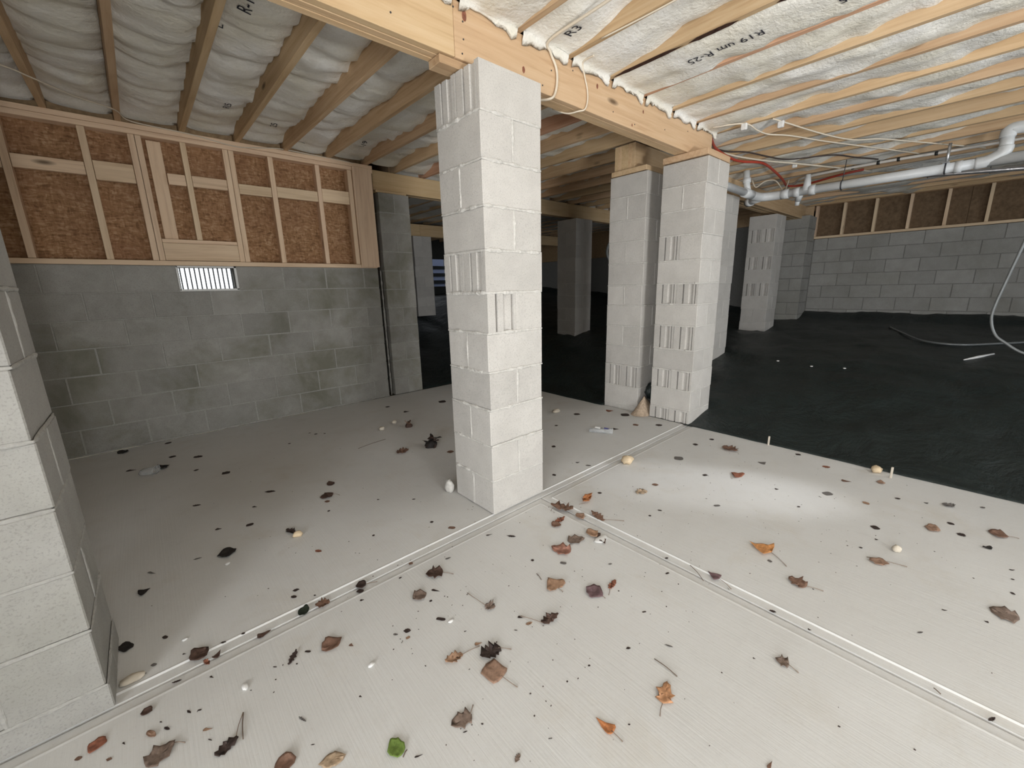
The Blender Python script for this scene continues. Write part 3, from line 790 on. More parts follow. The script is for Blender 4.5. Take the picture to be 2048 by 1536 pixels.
lump('plastic_roll', 'bundled black plastic stuffed in the gap between the paired piers', 'plastic roll', (2.45, .445, .12), (.12, .066, .10), 'sheet', 4, amp=.22)
V = []; F = []
for j in range(9):
    r = 1-j/8.0
    for i in range(18):
        th = 2*pi*i/18; q = 1+.22*nz(cos(th)*1.3, sin(th)*1.3, 4)
        V.append((cos(th)*r*.17*q, sin(th)*r*.10*q, max(0, .17*(1-r)**1.15+.014*nz(cos(th)*r*6, sin(th)*r*6, 7))))
for j in range(8):
    for i in range(18): F.append((j*18+i, j*18+(i+1) % 18, (j+1)*18+(i+1) % 18, (j+1)*18+i))
thing('sand_heap', 'small heap of tan sand spilled from the gap between the paired piers', 'sand', (2.285, .45, .001), None, mesh('sand_heap', V, F, 'sand', True))
sx = [(5.03, -1.582), (5.22, -1.679), (5.416, -1.785)]  # glints on the sheet's creases, modelled as a white strip
v, f2 = tube_vf([Vector((x-5.03, y+1.582, earth(x, y)+.012+max(0, fold(x, y))-.40)) for x, y in sx], [.006, .016, .009], 6)
thing('glint_strip', 'short white strip standing for glints on the black sheet at the right', 'strip', (5.03, -1.582, .40), None, mesh('glint_strip', v, f2, 'chip', True))
for x, y, lab in SPECKS:
    lump('chip', lab, 'chip', (x, y, earth(x, y)+.008+fold(x, y)), (.022, .016, .007), 'chip', x*3, 8, 5, amp=.3)

# ------------------------------------------------------------------ plumbing
PR = .0445
pipe = thing('drain_pipe', 'white plastic drain pipe hung below the joists with elbow and upright branches', 'pipe', (4.67, .40, 2.25))
tube('pipe_run', [(2.75, .405, 2.262), (4.18, .405, 2.252)], PR*.92, 'pvc', pipe, 14)
tube('wye_fitting', [(4.14, .405, 2.252), (4.36, .405, 2.251)], PR*1.18, 'pvc', pipe, 14)
tube('riser', [(4.25, .405, 2.27), (4.25, .425, 2.36), (4.25, .44, 2.50)], PR*.80, 'pvc', pipe, 12)
tube('coupling', [(4.25, .425, 2.37), (4.25, .43, 2.42)], PR*.98, 'pvc', pipe, 12)
tube('elbow', smooth_path([(4.30, .405, 2.251), (4.50, .405, 2.25), (4.62, .37, 2.25), (4.67, .25, 2.25), (4.67, .10, 2.25)], 4), PR*1.12, 'pvc', pipe, 14)
tube('cleanout_stub', [(4.64, .40, 2.245), (4.76, .56, 2.24)], PR*1.0, 'pvc', pipe, 12)
tube('cleanout_cap', [(4.74, .53, 2.24), (4.78, .59, 2.24)], PR*1.25, 'pvc', pipe, 12)
tube('pipe_run', [(4.67, .12, 2.25), (4.66, -1.42, 2.252)], PR, 'pvc', pipe, 16)
tube('pipe_run', [(4.66, -1.40, 2.252), (4.64, -4.3, 2.262)], PR, 'pvc', pipe, 16)
for y0, y1 in ((.10, .18), (-.01, .05), (-.16, -.10), (-1.30, -1.25)):
    tube('coupling', [(4.668, y0, 2.25), (4.668, y1, 2.25)], PR*1.20, 'pvc', pipe, 16)
tube('branch_up', [(4.66, -.075, 2.25), (4.66, -.075, 2.42)], [PR*1.0, PR*.6], 'pvc', pipe, 12)
tube('branch_down', [(4.68, -.02, 2.25), (4.74, .02, 2.17)], PR*.75, 'pvc', pipe, 12)
tube('branch_cap', [(4.74, .02, 2.18), (4.76, .03, 2.12)], PR*.55, 'pvc', pipe, 10)
tube('wye_fitting', smooth_path([(4.66, -1.38, 2.252), (4.66, -1.46, 2.26), (4.66, -1.54, 2.31), (4.66, -1.55, 2.36)], 4), PR*1.15, 'pvc', pipe, 14)
tube('riser', [(4.66, -1.55, 2.33), (4.66, -1.545, 2.45)], PR, 'pvc', pipe, 14)
tube('elbow', smooth_path([(4.66, -1.545, 2.43), (4.66, -1.55, 2.485), (4.66, -1.60, 2.497), (4.66, -1.70, 2.478)], 4), PR*1.16, 'pvc', pipe, 14)
tube('pipe_run', [(4.66, -1.68, 2.482), (4.66, -3.4, 2.486)], PR, 'pvc', pipe, 14)
for x, y in ((4.662, -1.19), (4.664, -.40)):
    tube('hanger_strap', [(x, y+.012, 2.25+PR*1.1*cos(a)) if False else (x+PR*1.12*sin(a), y, 2.25+PR*1.12*cos(a)) for a in [2*pi*i/16 for i in range(17)]], .006, 'strap', pipe, 4)
tube('hanger_rod', [(4.662, -1.19, 2.29), (4.662, -1.192, 2.47)], .012, 'galv', pipe, 6)
bx('hanger_bracket', 4.60, 4.72, -1.215, -1.165, 2.292, 2.300, 'galv', pipe)
tube('hanger_rod', [(4.664, -.40, 2.29), (4.664, -.412, 2.50)], .004, 'strap', pipe, 5)
tube('hanger_rod', [(4.66, -1.515, 2.50), (4.66, -1.515, 2.62)], .014, 'strap', pipe, 6)

wl = tube_thing('water_line', 'slim cream water line clipped under the joists above the drain pipe', 'pipe',
    [(5.60, .47, 2.452), (5.25, .22, 2.462), (4.99, .01, 2.464), (4.93, -.64, 2.464), (4.99, -1.11, 2.466), (5.01, -1.49, 2.466), (5.02, -3.6, 2.468)], .014, 'cable_white')
for y, x in ((.0, 4.985), (-.42, 4.945), (-.64, 4.93), (-.80, 4.945), (-1.08, 4.985)):
    o = tube('clip', [(x, y-.012, 2.465), (x, y+.012, 2.465)], .021, 'black', wl, 8)
tube_thing('red_tubing', 'red flexible tubing sagging from the girder end over the drain pipe', 'tubing',
    [(2.66, .16, 2.47), (3.03, .274, 2.475), (3.45, .289, 2.462), (3.68, .261, 2.468), (3.95, .172, 2.478), (4.468, .203, 2.47), (4.897, .249, 2.455), (5.163, .27, 2.43), (5.22, .10, 2.42), (5.16, -.25, 2.45), (5.18, -.48, 2.47)], .013, 'red')
CG = 'cables under the joists'
def cable(label, pts, r=.007, mat='cable', sub=6, cat='cable'): return tube_thing('electric_cable', label, cat, pts, r, mat, 6, sub)
cable('cream cable looping down the girder face right beside the central pier top',
      [(.52, -.55, 2.499), (.53, -.20, 2.497), (.549, .085, 2.50), (.60, .128, 2.475), (.645, .130, 2.42), (.655, .130, 2.36), (.638, .130, 2.29), (.60, .132, 2.255), (.57, .20, 2.263), (.55, .34, 2.31), (.54, .60, 2.49)])
cable('thin cream cable looping over the girder farther right than the thicker loop',
      [(.84, .02, 2.494), (.86, .115, 2.498), (.90, .133, 2.44), (.922, .133, 2.39), (.928, .133, 2.33), (.905, .133, 2.275), (.87, .155, 2.262), (.84, .22, 2.262), (.80, .30, 2.30)], .0045)
cable('thin cream cable stapled along the underside of a joist at the top of the picture',
      [(.745, -.10, 2.497), (.76, -.45, 2.496), (.755, -.9, 2.496), (.75, -1.6, 2.496)], .004)
cable('cream cable sagging from white clip just beyond the girder end, farther of two',
      [(2.50, .08, 2.494), (2.617, -.122, 2.492), (2.80, -.16, 2.47), (2.963, -.192, 2.465), (3.172, -.293, 2.47), (3.67, -.436, 2.485), (4.387, -.714, 2.49), (5.0, -.95, 2.495)], .006)
cable('cream cable running across the joists nearer the camera than the sagging one',
      [(2.70, -.30, 2.495), (2.80, -.329, 2.492), (3.418, -.483, 2.480), (3.82, -.617, 2.480), (4.013, -.764, 2.488), (4.457, -.985, 2.492), (5.3, -1.4, 2.495)], .006)
cable('dark cable waving across the joists beside the red tubing',
      [(3.05, .30, 2.49), (3.242, .247, 2.482), (3.392, .134, 2.478), (3.70, .03, 2.465), (3.957, -.072, 2.462), (4.183, -.385, 2.47), (4.501, -.502, 2.478), (4.887, -.639, 2.492)], .007, 'cable_black')
cable('cream cable bundle running with the red tubing toward the far joists',
      [(3.30, .31, 2.495), (3.517, .258, 2.488), (3.869, .122, 2.478), (4.247, -.048, 2.475), (4.722, -.212, 2.485), (5.5, -.5, 2.492)], .009)
cable('loose cream cable loop hanging behind the upright white pipe branch',
      [(4.75, .55, 2.49), (4.75, .50, 2.40), (4.80, .42, 2.46), (4.9, .34, 2.47), (5.0, .30, 2.40), (5.05, .27, 2.33), (5.1, .26, 2.42), (5.12, .25, 2.49)], .008)
cable('thin cream cable draped below the joists along the left framed wall',
      [(-1.95, 1.95, 2.49), (-1.641, 2.16, 2.502), (-1.543, 2.259, 2.503), (-1.375, 2.456, 2.508), (-1.19, 2.65, 2.53), (-1.10, 2.90, 2.545), (-.74, 2.966, 2.547), (-.43, 2.966, 2.512), (-.25, 2.966, 2.532), (-.06, 2.966, 2.558), (.25, 2.968, 2.556), (.59, 2.968, 2.548), (.78, 3.045, 2.54)], .0045)
for i, (x, y) in enumerate(((2.617, -.122), (2.80, -.329))):
    pass
tie = [thing('cable_tie', l, 'cable clip', (x, y, 2.47), None, box_me(.03, .045, .05, 'chip', .006)) for x, y, l in
       ((2.617, -.122, 'white cable clip just beyond the girder end'), (2.80, -.33, 'white cable clip under the second joist past the girder end'), (4.30, -.03, 'white cable clip above the red tubing and drain pipe'))]
dk = thing('foil_duct', 'slim foil faced duct hung below the joists before the far framed wall', 'duct', (6.0, -1.5, 2.40), None, None)
v, f = tube_vf([Vector((0, 0.878, 0.062)), Vector((0, 0.378, 0.014)), Vector((0, -0.194, -0.042)), Vector((0, -1.6, -0.042))], [.012, .022, .026, .026], 10); link('duct_jacket', mesh('duct_jacket', v, f, 'foil', True), dk, dk.location)
for y in (-.95, -1.45, -1.95): tube('duct_strap', [(6.0, y, 2.414+(0.0970)*(y-(-1.122))-.03), (6.0, y, 2.55)], .004, 'strap', dk, 4)
tube_thing('clear_tube', 'cloudy clear tube hanging in a loop at the right edge above the black sheet', 'tube',
    [(4.0, -1.80, 1.75), (4.0, -1.771, 1.50), (4.0, -1.73, 1.23), (4.0, -1.695, .98), (4.0, -1.70, .867), (4.0, -1.735, .77), (4.0, -1.789, .715), (4.0, -1.914, .628), (4.0, -2.1, .60), (4.0, -2.3, .70), (4.0, -2.4, 1.0)], .010, 'tube_clear')
zz = lambda x, y: earth(x, y)+.02+max(0, fold(x, y))
tube_thing('grey_tube', 'thin grey tube lying on the black sheet before the far block wall', 'tube',
    [(7.0, -.75, zz(7.0, -.75)), (6.4, -.95, zz(6.4, -.95)), (5.9, -1.2, zz(5.9, -1.2)), (5.8, -1.5, zz(5.8, -1.5)), (6.1, -1.85, zz(6.1, -1.85)), (6.5, -2.3, zz(6.5, -2.3))], .012, 'tube_clear')
hose = tube_thing('coiled_hose', 'dark coiled hose hanging in shadow behind the farther paired pier', 'hose',
    [(4.65+.17*cos(a)*.7, 2.45-.17*cos(a)*.7, 1.78+.20*sin(a)) for a in [2*pi*i/24 for i in range(26)]], .022, 'tube_clear', 8, 0)
tube('hanging_cord', [(4.65, 2.45, 1.97), (4.652, 2.45, 2.57)], .006, 'black', hose, 5)

# ------------------------------------------------------------------ things lying on the slab
ROCKS = [
 ('stone', 'big tan stone on the floor joint between central pier and paired piers', 'stone', (1.137, -.113, 0), (.046, .040, .030), 'stone', 1),
 ('stone', 'pale stone with a grey chip side on the right slab panel', 'stone', (1.165, -1.545, 0), (.020, .017, .016), 'stone_pale', 2),
 ('stone', 'tan stone against the small dark leaf on the left slab', 'stone', (-.872, .560, 0), (.024, .018, .016), 'stone', 3),
 ('stone', 'pale pebble at the tip of the pier shadow, nearer the left wall', 'stone', (.180, 1.85, 0), (.026, .022, .018), 'stone_pale', 4),
 ('stone', 'pale pebble beside the brown leaf tuft behind the central pier', 'stone', (.350, 1.95, 0), (.024, .020, .018), 'stone_pale', 5),
 ('stone', 'pale flat stone lying behind the central pier on its right side', 'stone', (1.69, 1.08, 0), (.050, .030, .018), 'stone_pale', 7),
 ('stone', 'tan stone at the stake on the plastic sheet edge', 'stone', (2.165, -1.335, 0), (.040, .030, .024), 'stone', 8),
 ('mortar_lump', 'whitish mortar lump against the left foot of the central pier', 'mortar', (-.025, .415, 0), (.024, .034, .050), 'mortar', 9),
 ('stone', 'flat greyish stone lying against the side of the corner pier', 'stone', (-1.515, .045, 0), (.034, .020, .010), 'stone_pale', 10),
 ('chip', 'white chip beside a dark sliver on the front slab', 'chip', (-.600, -.470, 0), (.012, .008, .004), 'chip', 11),
 ('chip', 'white chip ringed by dark crumbs on the front slab', 'chip', (-.905, -.445, 0), (.012, .009, .005), 'chip', 12),
 ('chip', 'white chip near the foot of the corner pier, behind the joint', 'chip', (-1.371, .131, 0), (.010, .006, .004), 'chip', 13),
 ('chip', 'white chip in front of the long floor joint, left part', 'chip', (-1.241, -.243, 0), (.009, .016, .005), 'chip', 14),
 ('chip', 'white chip just in front of the long black curled leaf', 'chip', (-1.184, .545, 0), (.011, .008, .005), 'chip', 15),
]
for nme, lab, cat, loc, size, mat, sd in ROCKS: lump(nme, lab, cat, loc, size, mat, sd, 12, 7, amp=.30)
lump('shell_scrap', 'curved white shell-like scrap under the tan cupped leaf', 'scrap', (.245, -.545, 0), (.045, .024, .006), 'chip', 16, 12, 6, amp=.25)
for x, y, lab in ((2.197, -.688, 'small pale stake holding the plastic sheet edge, nearer the paired piers'), (2.125, -1.412, 'small pale stake holding the plastic sheet edge, beside the tan stone')):
    thing('stake', lab, 'stake', (x, y, .035), None, box_me(.012, .012, .075, 'stake', .002))

# crushed clear cup
def crumpled(nu, nv, r0, r1, ln, seed, amp):
    V = []; F = []
    for j in range(nv+1):
        for i in range(nu):
            th = 2*pi*i/nu; t = j/nv; r = r0+(r1-r0)*t
            r *= 1+amp*nz(cos(th)*2+seed, sin(th)*2, t*4)
            V.append((ln*(t-.5), r*cos(th), max(.001, r*.62*sin(th)+r*.6)))
    for j in range(nv):
        for i in range(nu): i2 = (i+1) % nu; F.append((j*nu+i, j*nu+i2, (j+1)*nu+i2, (j+1)*nu+i))
    F.append(tuple(range(nu))[::-1]); return V, F
cup = thing('crushed_cup', 'crushed clear plastic cup on the slab before the left wall', 'cup', (-1.44, 2.15, 0))
V, F = crumpled(16, 8, .030, .045, .10, 3, .4); o = link('cup_wall', mesh('cup_wall', V, F, 'film', True), cup, cup.location, (0, 0, -.5))
tube('rim', [(-1.44+.045*cos(-.5)+.044*sin(.5)*cos(a), 2.15+.045*sin(-.5)+.044*cos(.5)*cos(a), .03+.026*sin(a)) for a in [2*pi*i/16 for i in range(17)]], .003, 'galv', cup, 5)
wr = thing('plastic_wrapper', 'clear plastic wrapper with blue print lying before the paired piers', 'wrapper', (1.52, .40, 0))
V, F = crumpled(14, 10, .020, .034, .20, 8, .6); link('film', mesh('film', V, F, 'film', True), wr, wr.location, (0, 0, -1.05))
link('label', box_me(.045, .022, .002, 'chip', .0005), wr, (1.505, .425, .042), (.3, .1, -1.05))
link('blue_mark', box_me(.045, .018, .002, 'blue', .0005), wr, (1.545, .36, .040), (.35, .1, -1.05))

# ------------------------------------------------------------------ leaves
OUT = {
 'oval': [(0, 0), (.10, .16), (.25, .34), (.40, .44), (.52, .48), (.62, .44), (.75, .36), (.88, .20), (1, 0)],
 'round': [(0, 0), (.04, .25), (.18, .42), (.38, .50), (.58, .50), (.76, .40), (.90, .24), (1, .06)],
 'lobed': [(0, 0), (.05, .18), (.16, .46), (.26, .34), (.40, .36), (.55, .52), (.62, .33), (.76, .24), (.88, .20), (1, 0)],
 'torn': [(0, .04), (.08, .26), (.20, .18), (.30, .44), (.42, .30), (.52, .48), (.66, .26), (.74, .40), (.88, .16), (1, .10)],
 'heart': [(.12, 0), (0, .20), (.08, .42), (.26, .50), (.44, .46), (.62, .34), (.82, .16), (1, 0)],
 'tri': [(0, .05), (.06, .34), (.16, .48), (.34, .40), (.55, .26), (.78, .12), (1, 0)],
 'square': [(0, .06), (.03, .34), (.12, .48), (.40, .46), (.62, .50), (.86, .44), (.98, .26), (1, .02)],
}
def leaf_mesh(Ln, ratio, shape, curl, seed, mat):
    pr = OUT[shape]; rg = random.Random(seed)
    up = [(t+rg.uniform(-.03, .03), s*rg.uniform(.86, 1.12)) for t, s in pr]; dn = [(t+rg.uniform(-.04, .04), -s*rg.uniform(.82, 1.12)) for t, s in pr]
    up[0] = pr[0]; 
    outline = up + dn[::-1][:-1]
    cx = .48; rings = [(.0, 1), (.38, 0), (.72, 0), (1.0, 0)]
    W = Ln*ratio*1.02; n = len(outline); top = []
    def height(t, s):
        a = (t-.5); b2 = s
        h = curl*Ln*(.55*b2*b2*ratio*1.6 + .26*max(0, a)**2*1.4+.10*abs(a))
        h += (.05+.10*curl)*Ln*noise.noise(Vector((t*3+seed, b2*4, seed*.7)))
        return h
    pts = [(cx, 0)]
    for f in (.4, .75, 1.0): pts += [(cx+(t-cx)*f, s*f) for t, s in outline]
    Z = [height(t, s) for t, s in pts]; z0 = min(Z)
    V = [((t-.5)*Ln, s*W, z-z0+.0015) for (t, s), z in zip(pts, Z)]
    F = [(0, 1+i, 1+(i+1) % n) for i in range(n)]
    for r in range(2):
        a = 1+r*n
        F += [(a+i, a+n+i, a+n+(i+1) % n, a+(i+1) % n) for i in range(n)]
    m = len(V); V += [(a, b2, c-.0009) for a, b2, c in V]
    F2 = [tuple(reversed([i+m for i in q])) for q in F]
    e = 1+2*n; F3 = [(e+i, e+m+i, e+m+(i+1) % n, e+(i+1) % n) for i in range(n)]
    return mesh('leaf', V, F+F2+F3, mat, True)
def leaf(i, b, t, ratio, shape, colr, stem, curl, label):
    b, t = Vector((*b, 0)), Vector((*t, 0)); d = t-b; Ln = max(.012, d.length*1.06); c = (b+t)/2
    z = -.004 if abs(c.y-JY) < .045 and shape != 'flat' else 0
    me = leaf_mesh(Ln, ratio, shape, curl, i*1.37+.5, 'leaf_'+colr)
    ang = math.atan2(d.y, d.x)
    o = thing('leaf', label, 'leaf', (c.x, c.y, max(0, z)+.0005), None, me); 
    # the blade's turn is baked into the mesh so parts keep world offsets
    me.transform(Matrix.Rotation(ang, 4, 'Z'))
    if stem:
        s = Vector((*stem, 0)); near = b if (s-b).length < (s-t).length else t
        a = near*.85+c*.15; mid = (a+s)/2
        pts = smooth_path([(a.x, a.y, .004), (mid.x+R(-.1, .1)*.03, mid.y+R(-.1, .1)*.03, .005), (s.x, s.y, .003)], 3)
        tube('stem', pts, [.0012]*(len(pts)-2)+[.0015, .0019], 'stem', o, 5)
LEAVES=[
((-0.471, -0.209), (-0.536, -0.178), 1.19, 'lobed', 'dkbrown', (-0.443, -0.252), 0.5, 'dark brown curled leaf with short stem, second leaf from the long floor joint'),
((-0.592, -0.271), (-0.652, -0.267), 1.11, 'oval', 'grbrown', None, 0.5, 'grey-brown cupped oval leaf without stem beside the thin dark sliver'),
((-0.454, -0.499), (-0.436, -0.535), 1.42, 'torn', 'grbrown', (-0.466, -0.392), 0.7, 'small ruffled grey leaf on a long thin stem pointing back to the joint'),
((-0.171, -0.636), (-0.159, -0.564), 1.17, 'heart', 'tan', (-0.171, -0.66), 0.4, 'heart-shaped reddish tan leaf in front of the central pier'),
((-0.073, -0.788), (-0.081, -0.713), 1.01, 'oval', 'purple', (-0.073, -0.802), 0.35, 'purple-brown crinkled leaf near the end of the right floor joint'),
((-0.017, -0.781), (0.041, -0.771), 0.51, 'torn', 'redbrown', (-0.047, -0.8), 0.5, 'tiny orange-brown curled leaf beside the purple-brown leaf'),
((-0.355, -0.716), (-0.283, -0.732), 0.6, 'torn', 'dkbrown', (-0.388, -0.634), 0.8, 'crumpled dark brown leaf with a long stem pointing left over crumbs'),
((-0.539, -0.688), (-0.614, -0.681), 0.96, 'torn', 'vdkbrown', (-0.514, -0.724), 0.8, 'large torn dark brown leaf with ragged edge overlapping the flat tan leaf'),
((-0.653, -0.624), (-0.714, -0.613), 0.74, 'torn', 'tan', (-0.588, -0.636), 0.7, 'curled orange-tan leaf fragment left of the torn dark brown leaf'),
((-0.605, -0.783), (-0.618, -0.712), 0.97, 'square', 'tanbrown', (-0.594, -0.843), 0.12, 'flat squarish tan-brown leaf with long stem, in the middle of the front slab'),
((-0.754, -0.814), (-0.814, -0.8), 0.94, 'lobed', 'grbrown', (-0.732, -0.793), 0.2, 'broad grey-brown pointed leaf with upright stem behind the green leaf'),
((-0.961, -0.773), (-0.962, -0.717), 0.74, 'round', 'green', None, 0.35, 'green folded round leaf at the front edge of the slab'),
((-0.485, -1.128), (-0.488, -1.071), 0.61, 'tri', 'orange', (-0.487, -1.161), 0.3, 'triangular orange leaf with stem, nearest the camera on the right'),
((-0.72, -0.99), (-0.741, -0.996), 0.74, 'torn', 'grbrown', None, 0.8, 'small curled grey-tan leaf at the front edge right of the green leaf'),
((-1.136, -0.644), (-1.075, -0.668), 0.6, 'oval', 'paletan', None, 0.15, 'pale tan flattened leaf at the very front of the slab, left of the green leaf'),
((0.349, -0.273), (0.295, -0.162), 0.67, 'torn', 'brown', (0.261, -0.186), 0.9, 'long crumpled brown leaf with hooked stem beside the foot of the central pier'),
((0.567, -0.226), (0.453, -0.269), 0.45, 'torn', 'orange', (0.431, -0.252), 0.9, 'bright orange curled leaf standing up right of the central pier foot'),
((0.325, -0.369), (0.342, -0.309), 0.89, 'oval', 'tanbrown', (0.359, -0.358), 0.6, 'small tan cupped leaf in the middle of the leaf cluster by the central pier'),
((0.19, -0.287), (0.257, -0.29), 0.58, 'torn', 'redbrown', None, 0.9, 'small rusty ragged leaf touching a grey-brown one near the central pier'),
((0.198, -0.307), (0.151, -0.301), 1.13, 'round', 'brown', None, 0.6, 'small grey-brown curled leaf under the rusty ragged leaf'),
((0.395, -0.453), (0.41, -0.361), 0.54, 'torn', 'brown', (0.469, -0.53), 0.7, 'folded brown leaf with a long straight stem lying on the right floor joint'),
((0.262, -0.451), (0.234, -0.525), 0.74, 'oval', 'tan', None, 0.6, 'tan cupped leaf lying on a white shell-like scrap'),
((0.272, -0.503), (0.223, -0.581), 0.48, 'torn', 'dkbrown', None, 0.8, 'dark brown leaf piece overlapping the tan cupped leaf on the white scrap'),
((0.115, -0.44), (0.183, -0.487), 0.88, 'lobed', 'grbrown', None, 0.5, 'grey-brown leaf with pointed lobes behind the reddish pointed leaf'),
((0.057, -0.504), (0.014, -0.426), 0.96, 'lobed', 'reddish', None, 0.35, 'reddish brown leaf with dark pointed tip in front of the leaf cluster'),
((-0.939, -0.259), (-1.012, -0.275), 0.89, 'oval', 'brown', None, 0.45, 'oval brown leaf lying on the front slab just right of the long floor joint'),
((-0.757, -0.045), (-0.793, -0.028), 1.34, 'round', 'vdkbrown', (-0.714, -0.064), 0.7, 'very dark small leaf with a stem lying in the long floor joint'),
((-0.909, -0.041), (-0.958, -0.03), 1.18, 'torn', 'brown', None, 0.8, 'crumpled brown leaf beside a black-green leaf in the long floor joint'),
((-0.99, -0.035), (-1.02, -0.014), 1.32, 'round', 'blackgreen', None, 0.6, 'black-green cupped leaf in the long floor joint'),
((-1.211, 0.642), (-1.134, 0.642), 1.1, 'oval', 'black', None, 0.5, 'long black curled leaf on the slab left of the stone with dark leaf'),
((-1.5, 0.57), (-1.461, 0.58), 1.29, 'tri', 'black', None, 0.3, 'pointed black leaf scrap alone on the slab right of the corner pier'),
((-1.549, 0.229), (-1.519, 0.246), 1.48, 'square', 'black', None, 0.3, 'black square leaf scrap against the side of the corner pier'),
((-1.364, -0.001), (-1.312, 0.024), 1.26, 'oval', 'dkbrown', None, 0.6, 'dark brown rolled leaf at the front end of the long floor joint'),
((-1.328, -0.028), (-1.318, -0.063), 0.48, 'torn', 'redbrown', None, 0.6, 'small reddish leaf scrap in the groove beside the rolled dark leaf'),
((-1.299, -0.045), (-1.28, -0.02), 0.76, 'tri', 'dkbrown', None, 0.7, 'small upright dark leaf in the groove right of the reddish scrap'),
((-1.169, -0.046), (-1.125, -0.044), 0.6, 'tri', 'dkbrown', None, 0.5, 'thin dark pointed leaf lying along the groove of the long joint'),
((-0.899, 0.661), (-0.878, 0.593), 0.58, 'torn', 'vdkbrown', None, 0.7, 'small dark leaf resting against a tan stone on the left slab'),
((-1.484, -0.331), (-1.423, -0.3), 0.98, 'lobed', 'grbrown', (-1.401, -0.324), 0.3, 'large grey-brown lobed leaf cut by the front edge, left side'),
((-1.341, -0.427), (-1.288, -0.413), 0.81, 'torn', 'vdkbrown', (-1.261, -0.337), 0.7, 'long dark folded leaf with a thin upright stem near the front edge'),
((-1.227, -0.573), (-1.178, -0.585), 0.92, 'round', 'brown', None, 0.4, 'brown leaf at the front edge right of the long dark folded leaf'),
((-1.608, -0.159), (-1.571, -0.156), 1.03, 'square', 'redbrown', None, 0.3, 'reddish brown oblong leaf in front of the corner pier'),
((-1.492, -0.121), (-1.47, -0.141), 0.83, 'round', 'dkbrown', None, 0.6, 'small round dark leaf beside the corner pier end of the joint'),
((-1.48, -0.211), (-1.465, -0.243), 0.41, 'round', 'tanbrown', None, 0.5, 'small round tan-brown leaf in front of the corner pier'),
((-1.113, -0.253), (-1.078, -0.208), 0.4, 'torn', 'vdkbrown', None, 0.6, 'narrow dark twisted leaf left of the oval brown leaf'),
((-1.624, 2.846), (-1.564, 2.879), 1.5, 'oval', 'black', None, 0.4, 'black leaf nearest the left wall on the left slab'),
((-1.39, 2.21), (-1.325, 2.238), 1.5, 'heart', 'black', None, 0.4, 'black notched leaf touching the clear crushed cup'),
((-0.654, 0.896), (-0.574, 0.902), 1.0, 'oval', 'dkbrown', (-0.553, 0.855), 0.5, 'dark brown leaf with stem in the middle of the left slab, nearer of two'),
((-0.563, 1.054), (-0.516, 1.058), 1.48, 'oval', 'dkbrown', None, 0.4, 'small dark leaf in the middle of the left slab, farther of two'),
((0.025, 1.242), (0.101, 1.199), 1.4, 'torn', 'brown', None, 0.7, 'small brown curled leaf left of the central pier shadow edge'),
((1.917, -0.464), (1.875, -0.573), 1.03, 'torn', 'brown', None, 0.7, 'crumpled brown leaf on the right slab nearest the far paired pier'),
((1.473, -0.758), (1.483, -0.688), 1.5, 'tri', 'redbrown', None, 0.3, 'small triangular rust-brown leaf on the bright patch of the right slab'),
((0.791, -0.403), (0.85, -0.441), 0.91, 'torn', 'paletan', None, 0.5, 'pale tan leaf scrap just in front of the big tan stone'),
((1.529, -1.612), (1.53, -1.669), 1.5, 'oval', 'tanbrown', None, 0.25, 'flat tan leaf on the right slab between the stone and the plastic'),
((1.691, -1.893), (1.689, -1.828), 1.5, 'oval', 'brown', (1.705, -1.927), 0.4, 'brown leaf with stem lying near the plastic, far right'),
((1.503, -1.82), (1.486, -1.839), 1.5, 'heart', 'black', None, 0.4, 'small black three-pointed leaf on the far right of the slab'),
((0.737, -1.156), (0.742, -1.06), 1.11, 'tri', 'brightorange', (0.674, -1.235), 0.5, 'bright orange curled leaf with long stem, middle of the right slab'),
((0.583, -1.329), (0.599, -1.264), 1.16, 'lobed', 'brown', (0.607, -1.385), 0.35, 'brown ragged leaf with stem, middle of the right slab behind the joint'),
((1.031, -1.524), (0.978, -1.487), 0.73, 'square', 'tanbrown', (1.049, -1.593), 0.3, 'small tan-brown leaf on a thin stick in front of the pale stone'),
((0.948, -1.906), (0.954, -1.834), 1.5, 'lobed', 'grbrown', None, 0.2, 'large flat grey-brown leaf on the right slab at the right edge'),
((0.377, -1.065), (0.386, -1.014), 1.04, 'tri', 'purple', (0.348, -1.126), 0.3, 'grey-purple wedge leaf with stem crossing the right floor joint'),
((0.122, -1.395), (0.113, -1.358), 1.28, 'lobed', 'grbrown', (0.11, -1.426), 0.5, 'grey ragged leaf with stem on the front slab right of the joint fork'),
((-0.305, -1.182), (-0.234, -1.157), 0.66, 'lobed', 'orangetan', (-0.346, -1.195), 0.3, 'orange-tan broad leaf with ragged edge on the front slab'),
((-0.263, -1.454), (-0.237, -1.455), 0.36, 'tri', 'brown', None, 0.3, 'small brown leaf cut by the front edge, right half'),
((1.912, -1.66), (1.889, -1.699), 1.5, 'torn', 'gray', None, 0.4, 'small grey ragged leaf on the right slab close to the plastic edge'),
((1.987, -1.362), (1.997, -1.401), 1.5, 'oval', 'tanbrown', None, 0.3, 'small tan leaf by the stake at the plastic edge'),
]
